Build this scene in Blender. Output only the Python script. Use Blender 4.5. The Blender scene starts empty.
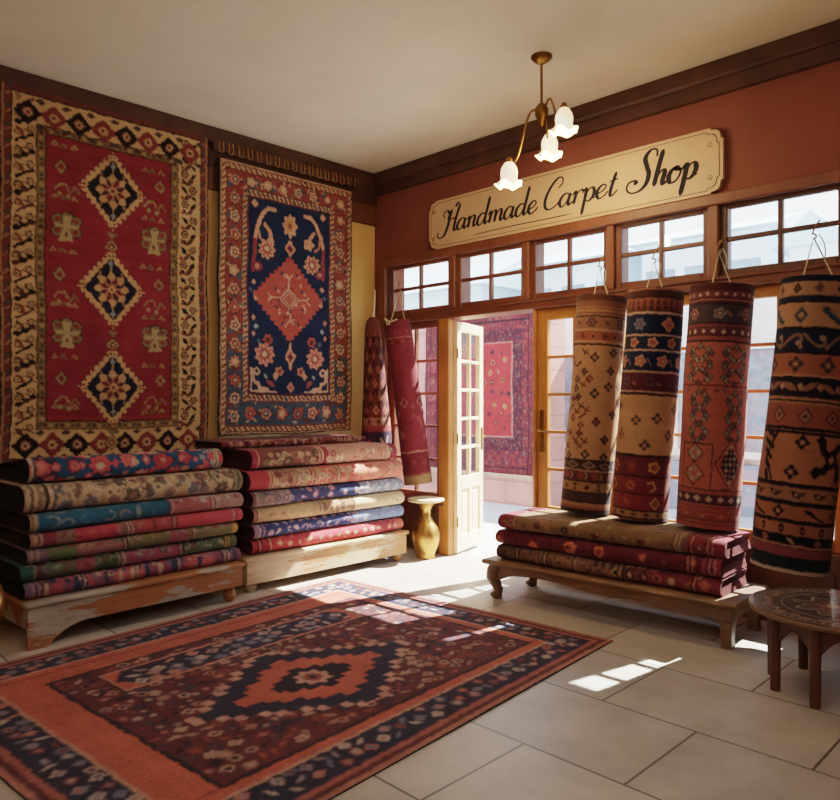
import bpy, math, random
import numpy as np
from mathutils import Vector, Matrix, Quaternion

PI = math.pi
rng = np.random.default_rng(7)
random.seed(7)
COL = bpy.context.scene.collection
CAMX, CAMY, CAMZ = 0.0, 0.0, 1.40
WY = 4.83            # inner face of the window wall
WX = -5.47           # inner face of the left wall
CEIL = 3.64


def lin(c):
    if isinstance(c, str):
        c = [int(c[i:i + 2], 16) / 255 for i in (0, 2, 4)]
    return np.array([x / 12.92 if x <= 0.04045 else ((x + 0.055) / 1.055) ** 2.4 for x in c])


# ---------------------------------------------------------------- objects
def link(o, parent=None):
    COL.objects.link(o)
    if parent is not None:
        o.parent = parent
    return o


def tag(o, label=None, cat=None, group=None, kind=None):
    if label: o['label'] = label
    if cat: o['category'] = cat
    if group: o['group'] = group
    if kind: o['kind'] = kind
    return o


def empty(name, loc=(0, 0, 0), rz=0, parent=None):
    o = bpy.data.objects.new(name, None)
    o.empty_display_size = 0.1
    o.location = loc
    o.rotation_euler = (0, 0, rz)
    return link(o, parent)


class MB:
    """collects verts / faces / colours for one mesh"""
    def __init__(s):
        s.v, s.f, s.c, s.sm = [], [], [], []

    def add(s, v, f, smooth=False, col=None):
        b = len(s.v)
        s.v += [tuple(p) for p in v]
        s.f += [tuple(i + b for i in q) for q in f]
        s.sm += [smooth] * len(f)
        s.c += [tuple(col) if col is not None else (1, 1, 1)] * len(v)

    def box(s, x0, x1, y0, y1, z0, z1, bev=0.0, col=None):
        if bev <= 0:
            v = [(x, y, z) for z in (z0, z1) for y in (y0, y1) for x in (x0, x1)]
            s.add(v, [(0, 2, 3, 1), (4, 5, 7, 6), (0, 1, 5, 4), (2, 6, 7, 3), (0, 4, 6, 2), (1, 3, 7, 5)], col=col)
            return
        b = min(bev, (x1 - x0) * .45, (y1 - y0) * .45, (z1 - z0) * .45)
        v, idx = [], {}
        for sx in (0, 1):
            for sy in (0, 1):
                for sz in (0, 1):
                    X, Y, Z = (x0, x1)[sx], (y0, y1)[sy], (z0, z1)[sz]
                    dx, dy, dz = b * (1 - 2 * sx), b * (1 - 2 * sy), b * (1 - 2 * sz)
                    for k, p in enumerate(((X, Y + dy, Z + dz), (X + dx, Y, Z + dz), (X + dx, Y + dy, Z))):
                        idx[(sx, sy, sz, k)] = len(v)
                        v.append(p)
        f = []
        for a in (0, 1):
            f.append([idx[(a, 0, 0, 0)], idx[(a, 1, 0, 0)], idx[(a, 1, 1, 0)], idx[(a, 0, 1, 0)]])
            f.append([idx[(0, a, 0, 1)], idx[(1, a, 0, 1)], idx[(1, a, 1, 1)], idx[(0, a, 1, 1)]])
            f.append([idx[(0, 0, a, 2)], idx[(1, 0, a, 2)], idx[(1, 1, a, 2)], idx[(0, 1, a, 2)]])
        for a in (0, 1):
            for c in (0, 1):
                f.append([idx[(a, c, 0, 0)], idx[(a, c, 1, 0)], idx[(a, c, 1, 1)], idx[(a, c, 0, 1)]])
                f.append([idx[(a, 0, c, 0)], idx[(a, 1, c, 0)], idx[(a, 1, c, 2)], idx[(a, 0, c, 2)]])
                f.append([idx[(0, a, c, 1)], idx[(1, a, c, 1)], idx[(1, a, c, 2)], idx[(0, a, c, 2)]])
                for d in (0, 1):
                    f.append([idx[(a, c, d, k)] for k in range(3)])
        s.add(v, s._orient(v, f), col=col)

    @staticmethod
    def _orient(v, f):
        ce = Vector((0, 0, 0))
        for p in v: ce += Vector(p)
        ce /= len(v)
        out = []
        for q in f:
            a, b, c = (Vector(v[i]) for i in q[:3])
            m = sum((Vector(v[i]) for i in q), Vector()) / len(q)
            out.append(tuple(q) if (b - a).cross(c - a).dot(m - ce) > 0 else tuple(reversed(q)))
        return out

    def tube(s, pts, r, n=8, caps=True, col=None, flat=1.0):
        pts = [Vector(p) for p in pts]
        rs = list(r) if hasattr(r, '__len__') else [r] * len(pts)
        v = []
        up = Vector((0, 0, 1))
        prev = None
        for i, p in enumerate(pts):
            t = (pts[min(i + 1, len(pts) - 1)] - pts[max(i - 1, 0)]).normalized()
            if prev is None:
                a = t.orthogonal().normalized() if abs(t.dot(up)) > .95 else t.cross(up).normalized()
            else:
                a = (prev - t * prev.dot(t)).normalized()
            prev = a
            b = t.cross(a)
            for k in range(n):
                th = 2 * PI * k / n
                v.append(p + (a * math.cos(th) + b * math.sin(th) * flat) * rs[i])
        f = []
        for i in range(len(pts) - 1):
            for k in range(n):
                k2 = (k + 1) % n
                f.append((i * n + k, i * n + k2, (i + 1) * n + k2, (i + 1) * n + k))
        s.add(v, f, True, col)
        if caps:
            s.add([v[k] for k in range(n)], [tuple(reversed(range(n)))], False, col)
            s.add([v[-n + k] for k in range(n)], [tuple(range(n))], False, col)

    def lathe(s, prof, n=40, loc=(0, 0, 0), col=None, smooth=True, scallop=None):
        v = []
        for j, (r, z) in enumerate(prof):
            for k in range(n):
                th = 2 * PI * k / n
                rr, zz = r, z
                if scallop: rr, zz = scallop(r, z, th, j)
                v.append((loc[0] + rr * math.cos(th), loc[1] + rr * math.sin(th), loc[2] + zz))
        f = []
        for j in range(len(prof) - 1):
            for k in range(n):
                k2 = (k + 1) % n
                f.append((j * n + k, j * n + k2, (j + 1) * n + k2, (j + 1) * n + k))
        s.add(v, f, smooth, col)

    def prism(s, poly, a0, a1, axis='y', col=None):
        """extrude a 2D outline; axis y: outline in (x,z); x: outline in (y,z); z: (x,y)"""
        n = len(poly)
        def P(p, a):
            return {'y': (p[0], a, p[1]), 'x': (a, p[0], p[1]), 'z': (p[0], p[1], a)}[axis]
        v = [P(p, a0) for p in poly] + [P(p, a1) for p in poly]
        f = [tuple(range(n)), tuple(reversed(range(n, 2 * n)))]
        f += [(i, i + n, (i + 1) % n + n, (i + 1) % n) for i in range(n)]
        s.add(v, f, False, col)

    def build(s, name, mat, parent=None, fixn=True):
        me = bpy.data.meshes.new(name)
        me.from_pydata(s.v, [], s.f)
        me.polygons.foreach_set('use_smooth', s.sm)
        ca = me.color_attributes.new('Col', 'FLOAT_COLOR', 'POINT')
        ca.data.foreach_set('color', np.hstack([np.array(s.c, dtype=np.float32), np.ones((len(s.c), 1), np.float32)]).ravel())
        me.update()
        if fixn:
            import bmesh
            bm = bmesh.new(); bm.from_mesh(me)
            bmesh.ops.recalc_face_normals(bm, faces=bm.faces)
            bm.to_mesh(me); bm.free()
        o = bpy.data.objects.new(name, me)
        me.materials.append(mat)
        return link(o, parent)


def grid_mesh(name, P, C, mat, parent=None, wrap=False, extra=None):
    """P (ny,nx,3), C (ny,nx,3) -> smooth quad grid with knot colours. extra: list of more (P,C) grids"""
    allv, allc, allf = [], [], []
    base = 0
    for (p, c) in [(P, C)] + (extra or []):
        ny, nx = p.shape[:2]
        allv.append(p.reshape(-1, 3)); allc.append(c.reshape(-1, 3))
        i = np.arange(nx - 1)[None, :] + np.arange(ny - 1)[:, None] * nx
        q = np.stack([i, i + 1, i + nx + 1, i + nx], -1).reshape(-1, 4) + base
        allf.append(q)
        base += ny * nx
    v = np.concatenate(allv).astype(np.float32); c = np.concatenate(allc).astype(np.float32); f = np.concatenate(allf).astype(np.int32)
    me = bpy.data.meshes.new(name)
    me.vertices.add(len(v)); me.vertices.foreach_set('co', v.ravel())
    me.loops.add(f.size); me.loops.foreach_set('vertex_index', f.ravel())
    me.polygons.add(len(f))
    me.polygons.foreach_set('loop_start', np.arange(0, f.size, 4, dtype=np.int32))
    me.polygons.foreach_set('loop_total', np.full(len(f), 4, np.int32))
    me.update(calc_edges=True)
    me.validate()
    me.polygons.foreach_set('use_smooth', np.ones(len(me.polygons), bool))
    ca = me.color_attributes.new('Col', 'FLOAT_COLOR', 'POINT')
    ca.data.foreach_set('color', np.hstack([c, np.ones((len(c), 1), np.float32)]).ravel())
    me.materials.append(mat)
    o = bpy.data.objects.new(name, me)
    return link(o, parent)


# ---------------------------------------------------------------- materials
def newmat(name):
    m = bpy.data.materials.new(name)
    m.use_nodes = True
    nt = m.node_tree
    b = nt.nodes['Principled BSDF']
    return m, nt, b


def N(nt, t, **kw):
    n = nt.nodes.new(t)
    for k, v in kw.items():
        setattr(n, k, v)
    return n


def coords(nt, scale=(1, 1, 1), kind='Object', rot=(0, 0, 0)):
    tc = N(nt, 'ShaderNodeTexCoord')
    mp = N(nt, 'ShaderNodeMapping')
    mp.inputs['Scale'].default_value = scale
    mp.inputs['Rotation'].default_value = rot
    nt.links.new(tc.outputs[kind], mp.inputs['Vector'])
    return mp.outputs['Vector']


def ramp(nt, fac, stops, interp='LINEAR'):
    r = N(nt, 'ShaderNodeValToRGB')
    r.color_ramp.interpolation = interp
    e = r.color_ramp.elements
    while len(e) < len(stops): e.new(0.5)
    for k, (p, c) in enumerate(stops):
        e[k].position = p
        e[k].color = (*c, 1) if len(c) == 3 else c
    nt.links.new(fac, r.inputs['Fac'])
    return r.outputs['Color']


def mix(nt, fac, a, b, mode='MIX'):
    m = N(nt, 'ShaderNodeMix', data_type='RGBA', blend_type=mode)
    for sock, val in ((m.inputs[0], fac), (m.inputs[6], a), (m.inputs[7], b)):
        if hasattr(val, 'is_linked') or isinstance(val, bpy.types.NodeSocket):
            nt.links.new(val, sock)
        elif isinstance(val, (int, float)):
            sock.default_value = val
        else:
            sock.default_value = (*val, 1)
    return m.outputs[2]


def noise(nt, vec, scale, detail=3, rough=.5):
    n = N(nt, 'ShaderNodeTexNoise')
    n.inputs['Scale'].default_value = scale
    n.inputs['Detail'].default_value = detail
    n.inputs['Roughness'].default_value = rough
    nt.links.new(vec, n.inputs['Vector'])
    return n.outputs['Fac']


def bump(nt, b, h, strength=.3, dist=.005):
    n = N(nt, 'ShaderNodeBump')
    n.inputs['Strength'].default_value = strength
    n.inputs['Distance'].default_value = dist
    nt.links.new(h, n.inputs['Height'])
    nt.links.new(n.outputs['Normal'], b.inputs['Normal'])


def mat_wool(name='carpet_wool', rough=.95, sheen=.05, gain=.80):
    m, nt, b = newmat(name)
    at = N(nt, 'ShaderNodeAttribute', attribute_name='Col')
    v = coords(nt)
    n1 = noise(nt, v, 5, 4)
    n2 = noise(nt, v, 260, 2)
    k1 = ramp(nt, n1, [(.25, (.80 * gain,) * 3), (.75, (1.15 * gain,) * 3)])
    k2 = ramp(nt, n2, [(.3, (.78,) * 3), (.7, (1.18,) * 3)])
    c = mix(nt, 1.0, at.outputs['Color'], k1, 'MULTIPLY')
    c = mix(nt, 1.0, c, k2, 'MULTIPLY')
    hs = N(nt, 'ShaderNodeHueSaturation')
    hs.inputs['Saturation'].default_value = .91
    nt.links.new(c, hs.inputs['Color'])
    c = hs.outputs['Color']
    nt.links.new(c, b.inputs['Base Color'])
    b.inputs['Roughness'].default_value = rough
    b.inputs['Sheen Weight'].default_value = sheen
    b.inputs['Sheen Roughness'].default_value = .5
    b.inputs['Specular IOR Level'].default_value = .1
    bump(nt, b, n2, .35, .003)
    return m


def mat_attr(name, rough=.5, metal=0.0, spec=.5):
    m, nt, b = newmat(name)
    at = N(nt, 'ShaderNodeAttribute', attribute_name='Col')
    n = noise(nt, coords(nt), 30, 4)
    c = mix(nt, 1.0, at.outputs['Color'], ramp(nt, n, [(.3, (.75,) * 3), (.7, (1.15,) * 3)]), 'MULTIPLY')
    nt.links.new(c, b.inputs['Base Color'])
    b.inputs['Roughness'].default_value = rough
    b.inputs['Metallic'].default_value = metal
    b.inputs['Specular IOR Level'].default_value = spec
    return m


def mat_wood(name, c1, c2, rough=.5, scale=(1, 1, 12), kind='Object', amt=1.0, spec=.4):
    m, nt, b = newmat(name)
    v = coords(nt, scale, kind)
    n1 = noise(nt, v, 6, 5, .6)
    n2 = noise(nt, coords(nt, (1, 1, 1), kind), 2.5, 3)
    c = ramp(nt, n1, [(.3, lin(c1)), (.7, lin(c2))])
    c = mix(nt, 1.0, c, ramp(nt, n2, [(.3, (.75,) * 3), (.7, (1.2,) * 3)]), 'MULTIPLY')
    nt.links.new(c, b.inputs['Base Color'])
    b.inputs['Roughness'].default_value = rough
    b.inputs['Specular IOR Level'].default_value = spec
    bump(nt, b, n1, .15, .004)
    return m


def mat_chipped(name, paint, paint2, wood1, wood2, thr=.5, stretch=(1, .35, 1.6)):
    """old paint worn through to bare wood"""
    m, nt, b = newmat(name)
    v = coords(nt, stretch)
    g = noise(nt, coords(nt, (14, 1.2, 14)), 3, 4, .6)
    w = ramp(nt, g, [(.3, lin(wood1)), (.7, lin(wood2))])
    pn = noise(nt, coords(nt, (1, .5, 2)), 7, 4)
    p = ramp(nt, pn, [(.35, lin(paint)), (.65, lin(paint2))])
    f = noise(nt, v, 4.5, 8, .62)
    f = ramp(nt, f, [(thr - .015, (0, 0, 0)), (thr + .015, (1, 1, 1))])
    c = mix(nt, f, w, p)
    nt.links.new(c, b.inputs['Base Color'])
    b.inputs['Roughness'].default_value = .65
    bump(nt, b, f, .4, .003)
    return m


def mat_plaster(name, c1, c2, scale=1.5, rough=.85):
    m, nt, b = newmat(name)
    v = coords(nt)
    n1 = noise(nt, v, scale, 6, .6)
    n2 = noise(nt, v, 40, 3)
    c = ramp(nt, n1, [(.3, lin(c1)), (.7, lin(c2))])
    nt.links.new(c, b.inputs['Base Color'])
    b.inputs['Roughness'].default_value = rough
    bump(nt, b, n2, .15, .004)
    return m


def mat_glass():
    m, nt, b = newmat('window_glass')
    nt.nodes.remove(b)
    out = nt.nodes['Material Output']
    tr = N(nt, 'ShaderNodeBsdfTransparent')
    tr.inputs['Color'].default_value = (.93, .96, .97, 1)
    gl = N(nt, 'ShaderNodeBsdfGlossy')
    gl.inputs['Roughness'].default_value = .03
    ms = N(nt, 'ShaderNodeMixShader')
    n = noise(nt, coords(nt), 2.0, 3)
    f = ramp(nt, n, [(.3, (.04,) * 3), (.7, (.10,) * 3)])
    nt.links.new(f, ms.inputs[0])
    nt.links.new(tr.outputs[0], ms.inputs[1]); nt.links.new(gl.outputs[0], ms.inputs[2])
    nt.links.new(ms.outputs[0], out.inputs['Surface'])
    return m


def mat_metal(name, c1, c2, rough=.3, metal=1.0, scale=8):
    m, nt, b = newmat(name)
    n = noise(nt, coords(nt), scale, 5, .6)
    c = ramp(nt, n, [(.3, lin(c1)), (.7, lin(c2))])
    nt.links.new(c, b.inputs['Base Color'])
    b.inputs['Metallic'].default_value = metal
    b.inputs['Roughness'].default_value = rough
    return m


def mat_floor():
    m, nt, b = newmat('stone_floor_tiles')
    v = coords(nt, (1, 1, 1))
    br = N(nt, 'ShaderNodeTexBrick')
    br.offset = .5
    br.inputs['Scale'].default_value = 1.0
    br.inputs['Brick Width'].default_value = .9
    br.inputs['Row Height'].default_value = .6
    br.inputs['Mortar Size'].default_value = .006
    br.inputs['Mortar Smooth'].default_value = .1
    br.inputs['Color1'].default_value = (*lin('b9b2a8'), 1)
    br.inputs['Color2'].default_value = (*lin('a9a29a'), 1)
    br.inputs['Mortar'].default_value = (*lin('5d5750'), 1)
    nt.links.new(v, br.inputs['Vector'])
    n = noise(nt, v, 3.5, 7, .6)
    c = mix(nt, 1.0, br.outputs['Color'], ramp(nt, n, [(.3, (.78, .76, .74)), (.7, (1.12, 1.12, 1.12))]), 'MULTIPLY')
    nt.links.new(c, b.inputs['Base Color'])
    b.inputs['Roughness'].default_value = .42
    b.inputs['Specular IOR Level'].default_value = .5
    inv = ramp(nt, br.outputs['Fac'], [(0, (1, 1, 1)), (1, (0, 0, 0))])
    bump(nt, b, inv, .4, .004)
    return m


def mat_blockwall(name, c1, c2, mortar, w, h):
    m, nt, b = newmat(name)
    v = coords(nt, (1, 1, 1), 'Object', (PI / 2, 0, 0))
    br = N(nt, 'ShaderNodeTexBrick')
    br.inputs['Scale'].default_value = 1.0
    br.inputs['Brick Width'].default_value = w
    br.inputs['Row Height'].default_value = h
    br.inputs['Mortar Size'].default_value = .008
    br.inputs['Color1'].default_value = (*lin(c1), 1)
    br.inputs['Color2'].default_value = (*lin(c2), 1)
    br.inputs['Mortar'].default_value = (*lin(mortar), 1)
    nt.links.new(v, br.inputs['Vector'])
    n = noise(nt, coords(nt), 3, 6)
    c = mix(nt, 1.0, br.outputs['Color'], ramp(nt, n, [(.3, (.85,) * 3), (.7, (1.12,) * 3)]), 'MULTIPLY')
    nt.links.new(c, b.inputs['Base Color'])
    b.inputs['Roughness'].default_value = .9
    return m


def mat_glow(name, col, strength):
    m, nt, b = newmat(name)
    n = noise(nt, coords(nt), 12, 2)
    c = ramp(nt, n, [(.3, lin(col)), (.7, lin('fff3d8'))])
    nt.links.new(c, b.inputs['Base Color'])
    nt.links.new(c, b.inputs['Emission Color'])
    b.inputs['Emission Strength'].default_value = strength
    b.inputs['Roughness'].default_value = .3
    return m


M = dict(
    wool=mat_wool(),
    attr=mat_attr('painted_detail', .55),
    floor=mat_floor(),
    ochre=mat_plaster('ochre_plaster', 'd6aa66', 'e2b874'),
    terra=mat_plaster('terracotta_paint', '713a2f', '7f4436'),
    cream=mat_plaster('cream_ceiling', 'd9cdb8', 'e6dcc8'),
    dark=mat_wood('dark_cornice_wood', '3a2119', '4f2e22', .55, (1, 1, 1)),
    brown=mat_wood('brown_band_wood', '5e3424', '6f3f2b', .55, (1, 1, 1)),
    frame=mat_wood('window_frame_wood', '70402b', '834a32', .45, (6, 6, 1)),
    frame_dark=mat_wood('rail_frame_wood', '5c3022', '703c2a', .45, (1, 6, 6)),
    frame_lit=mat_wood('lit_frame_wood', 'a0642f', 'b47439', .4, (6, 6, 1)),  # frame wood with its lit orange tone put into the colour
    doorpale=mat_wood('pale_door_wood', 'd9bd92', 'e8d3ae', .45, (8, 8, 1)),
    wains=mat_wood('dark_wainscot_wood', '4a2a1c', '5d3523', .5, (5, 5, 1)),
    glass=mat_glass(),
    chip1=mat_chipped('worn_painted_wood', '86827a', 'a8a298', '80502f', '9a6440', .535),
    chip2=mat_chipped('worn_cream_wood', 'a48f71', 'b8a588', '94683f', 'ab7d50', .50),
    benchwood=mat_wood('aged_bench_wood', '66492f', '7d5c40', .5, (1.2, 9, 9)),
    brass=mat_metal('aged_brass', '9c6e3a', 'cb9a58', .36),
    brassdark=mat_metal('dark_brass', '6e4c20', '9a6f30', .4),
    cord=mat_plaster('hemp_cord', 'c9b48c', 'e0d0ac', 30),
    paletop=mat_plaster('pale_stone_top', 'c9b184', 'd9c49a', 6, .45),
    cotton=mat_plaster('cotton_fringe', 'c4b594', 'd9ccae', 20),
    signwood=mat_plaster('cream_sign_paint', 'cfa57e', 'd9b18c', 2.2, .5),
    ink=mat_plaster('black_sign_paint', '141216', '1e1a1e', 8, .95),
    pink=mat_blockwall('pink_block_wall', 'b07a72', 'bc877d', '946860', .62, .3),
    pave=mat_plaster('street_paving', '9fa3a6', 'b4b7b8', 1.2, .8),
    hazeblue=mat_plaster('far_haze_render', 'b9cbd6', 'c8d6df', .4),  # distance haze painted into the wall colour of the far houses
    hazeroof=mat_plaster('far_haze_roof', 'a9bfcd', 'b8cad5', .6),  # roofs paled by the same painted haze
    shopblue=mat_plaster('grey_blue_shopfront', '6f8192', '8798a6', 1.5),
    white=mat_plaster('white_render', 'd9d6d2', 'e6e4e0', .8),
    darkglass=mat_metal('shop_window_glass', '5f7385', '8496a4', .15, .0),
    shade=mat_glow('warm_glass_shade', 'ffcf88', 2.2),
    bulb=mat_glow('lamp_bulb', 'fff0c8', 9.0),
)


# ---------------------------------------------------------------- carpet drawing
class Cv:
    """a carpet design drawn knot by knot; units are centimetres, y runs down"""
    def __init__(s, W, H, res, base, ss=2):
        s.W, s.H, s.res, s.ss = W, H, res, ss
        s.k = res * ss
        s.ny, s.nx = int(H * s.k) + 1, int(W * s.k) + 1
        s.a = np.zeros((s.ny, s.nx, 3)); s.a[:] = lin(base)
        s.yy = (np.arange(s.ny) + .5) / s.k
        s.xx = (np.arange(s.nx) + .5) / s.k

    def win(s, x0, y0, x1, y1):
        i0, i1 = max(0, int(x0 * s.k) - 1), min(s.nx, int(x1 * s.k) + 2)
        j0, j1 = max(0, int(y0 * s.k) - 1), min(s.ny, int(y1 * s.k) + 2)
        if i1 <= i0 or j1 <= j0: return None
        X, Y = np.meshgrid(s.xx[i0:i1], s.yy[j0:j1])
        return s.a[j0:j1, i0:i1], X, Y

    def _put(s, w, m, c):
        w[0][m] = lin(c)

    def rect(s, x0, y0, x1, y1, c):
        w = s.win(x0, y0, x1, y1)
        if w: s._put(w, (w[1] >= x0) & (w[1] < x1) & (w[2] >= y0) & (w[2] < y1), c)

    def ell(s, cx, cy, rx, ry, c):
        w = s.win(cx - rx, cy - ry, cx + rx, cy + ry)
        if w: s._put(w, ((w[1] - cx) / rx) ** 2 + ((w[2] - cy) / ry) ** 2 <= 1, c)

    def dia(s, cx, cy, rx, ry, c, q=0):
        w = s.win(cx - rx, cy - ry, cx + rx, cy + ry)
        if not w: return
        dx, dy = np.abs(w[1] - cx), np.abs(w[2] - cy)
        if q:
            dx = np.floor(dx / q) * q; dy = np.floor(dy / q) * q
        s._put(w, dx / rx + dy / ry <= 1 - (q * .5 / rx if q else 0), c)

    def poly(s, pts, c):
        xs = [p[0] for p in pts]; ys = [p[1] for p in pts]
        w = s.win(min(xs), min(ys), max(xs), max(ys))
        if not w: return
        X, Y = w[1], w[2]
        ins = np.zeros(X.shape, bool)
        n = len(pts)
        for i in range(n):
            (xa, ya), (xb, yb) = pts[i], pts[(i + 1) % n]
            if ya == yb: continue
            ins ^= ((ya > Y) != (yb > Y)) & (X < (xb - xa) * (Y - ya) / (yb - ya) + xa)
        s._put(w, ins, c)

    def line(s, pts, wd, c):
        for (xa, ya), (xb, yb) in zip(pts, pts[1:]):
            w = s.win(min(xa, xb) - wd, min(ya, yb) - wd, max(xa, xb) + wd, max(ya, yb) + wd)
            if not w: continue
            dx, dy = xb - xa, yb - ya
            L = dx * dx + dy * dy + 1e-9
            t = np.clip(((w[1] - xa) * dx + (w[2] - ya) * dy) / L, 0, 1)
            d2 = (w[1] - xa - t * dx) ** 2 + (w[2] - ya - t * dy) ** 2
            s._put(w, d2 <= (wd / 2) ** 2, c)

    def flower(s, cx, cy, r, c1, c2, c3=None, n=8, out=None, asp=1.0, ph=0.0):
        w = s.win(cx - r * 1.2, cy - r * asp * 1.2, cx + r * 1.2, cy + r * asp * 1.2)
        if not w: return
        dx, dy = (w[1] - cx), (w[2] - cy) / asp
        R = np.hypot(dx, dy); T = np.arctan2(dy, dx) + ph
        lim = r * (.87 + .13 * np.cos(n * T))
        if out: s._put(w, R <= lim * 1.16, out)
        s._put(w, R <= lim, c1)
        s._put(w, R <= lim * .58, c2)
        if c3: s._put(w, R <= lim * .27, c3)

    def leaf(s, cx, cy, L, wd, ang, c):
        ca, sa = math.cos(ang), math.sin(ang)
        pts = []
        for t in np.linspace(0, 1, 9):
            pts.append((t * L - L / 2, wd * math.sin(PI * t)))
        for t in np.linspace(1, 0, 9):
            pts.append((t * L - L / 2, -wd * math.sin(PI * t)))
        s.poly([(cx + x * ca - y * sa, cy + x * sa + y * ca) for x, y in pts], c)

    def done(s, abrash=.10, knot=.10, seed=1, wob=.42, tint=(1, 1, 1)):
        r = np.random.default_rng(seed)
        a = s.a
        if wob > 0:
            def field(cell):
                gy, gx = int(s.H / cell) + 3, int(s.W / cell) + 3
                g = r.normal(0, 1, (gy, gx))
                Y, X = np.meshgrid(s.yy / cell, s.xx / cell, indexing='ij')
                j, i = Y.astype(int), X.astype(int)
                v, u = Y - j, X - i
                u = u * u * (3 - 2 * u); v = v * v * (3 - 2 * v)
                return (g[j, i] * (1 - u) + g[j, i + 1] * u) * (1 - v) + (g[j + 1, i] * (1 - u) + g[j + 1, i + 1] * u) * v
            jj, ii = np.meshgrid(np.arange(s.ny), np.arange(s.nx), indexing='ij')
            dy = (field(2.6) * .8 + field(1.2) * .5) * wob * s.k
            dx = (field(2.6) * .8 + field(1.2) * .5) * wob * s.k
            a = a[np.clip(jj + dy, 0, s.ny - 1).astype(int), np.clip(ii + dx, 0, s.nx - 1).astype(int)]
        ny, nx = a.shape[0] // s.ss * s.ss, a.shape[1] // s.ss * s.ss
        a = a[:ny, :nx].reshape(ny // s.ss, s.ss, nx // s.ss, s.ss, 3).mean((1, 3))
        row = np.convolve(r.normal(0, 1, a.shape[0] + 8), np.ones(5) / 5, 'same')[4:-4]
        a = a * (1 + abrash * row)[:, None, None] * (1 + knot * r.normal(0, 1, a.shape[:2]))[..., None]
        s.out = np.clip(a * np.array(tint), 0.002, 1)
        return s

    def at(s, X, Y):
        """bilinear sample at cm coordinates"""
        o = s.out
        fx = np.clip(np.asarray(X) * s.res - .5, 0, o.shape[1] - 1.001)
        fy = np.clip(np.asarray(Y) * s.res - .5, 0, o.shape[0] - 1.001)
        i, j = fx.astype(int), fy.astype(int)
        u, v = (fx - i)[..., None], (fy - j)[..., None]
        i2, j2 = np.minimum(i + 1, o.shape[1] - 1), np.minimum(j + 1, o.shape[0] - 1)
        return (o[j, i] * (1 - u) + o[j, i2] * u) * (1 - v) + (o[j2, i] * (1 - u) + o[j2, i2] * u) * v


def scatter(cv, x0, y0, x1, y1, cols, step, size, seed=0, out=None, kinds='fdl'):
    r = random.Random(seed)
    y = y0 + step * .5
    row = 0
    while y < y1:
        x = x0 + step * (.5 if row % 2 else .15)
        while x < x1:
            k = r.choice(kinds)
            c = r.choice(cols); c2 = r.choice(cols)
            px, py = x + r.uniform(-.2, .2) * step, y + r.uniform(-.2, .2) * step
            if size < min(px - x0, x1 - px, py - y0, y1 - py) + size * .4:
                if k == 'f': cv.flower(px, py, size, c, c2, n=r.choice([5, 6, 8]), out=out)
                elif k == 'd':
                    cv.dia(px, py, size, size * 1.1, c); cv.dia(px, py, size * .5, size * .55, c2)
                else:
                    cv.leaf(px, py, size * 2.2, size * .4, r.uniform(0, PI), c)
            x += step
        y += step * .85; row += 1


def dash_guard(cv, x0, y0, x1, y1, base, cols, pitch, vertical, edge=None):
    cv.rect(x0, y0, x1, y1, base)
    t = (y0 if vertical else x0) + pitch * .5
    e = y1 if vertical else x1
    k = 0
    wd = (x1 - x0) if vertical else (y1 - y0)
    while t < e:
        c = cols[k % len(cols)]
        if vertical: cv.line([((x0 + x1) / 2 - wd * .16, t + pitch * .2), ((x0 + x1) / 2 + wd * .16, t - pitch * .2)], wd * .38, c)
        else: cv.line([(t - pitch * .2, (y0 + y1) / 2 - wd * .16), (t + pitch * .2, (y0 + y1) / 2 + wd * .16)], wd * .38, c)
        t += pitch; k += 1
    if edge:
        lw = .8
        if vertical:
            cv.rect(x0, y0, x0 + lw, y1, edge); cv.rect(x1 - lw, y0, x1, y1, edge)
        else:
            cv.rect(x0, y0, x1, y0 + lw, edge); cv.rect(x0, y1 - lw, x1, y1, edge)


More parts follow.
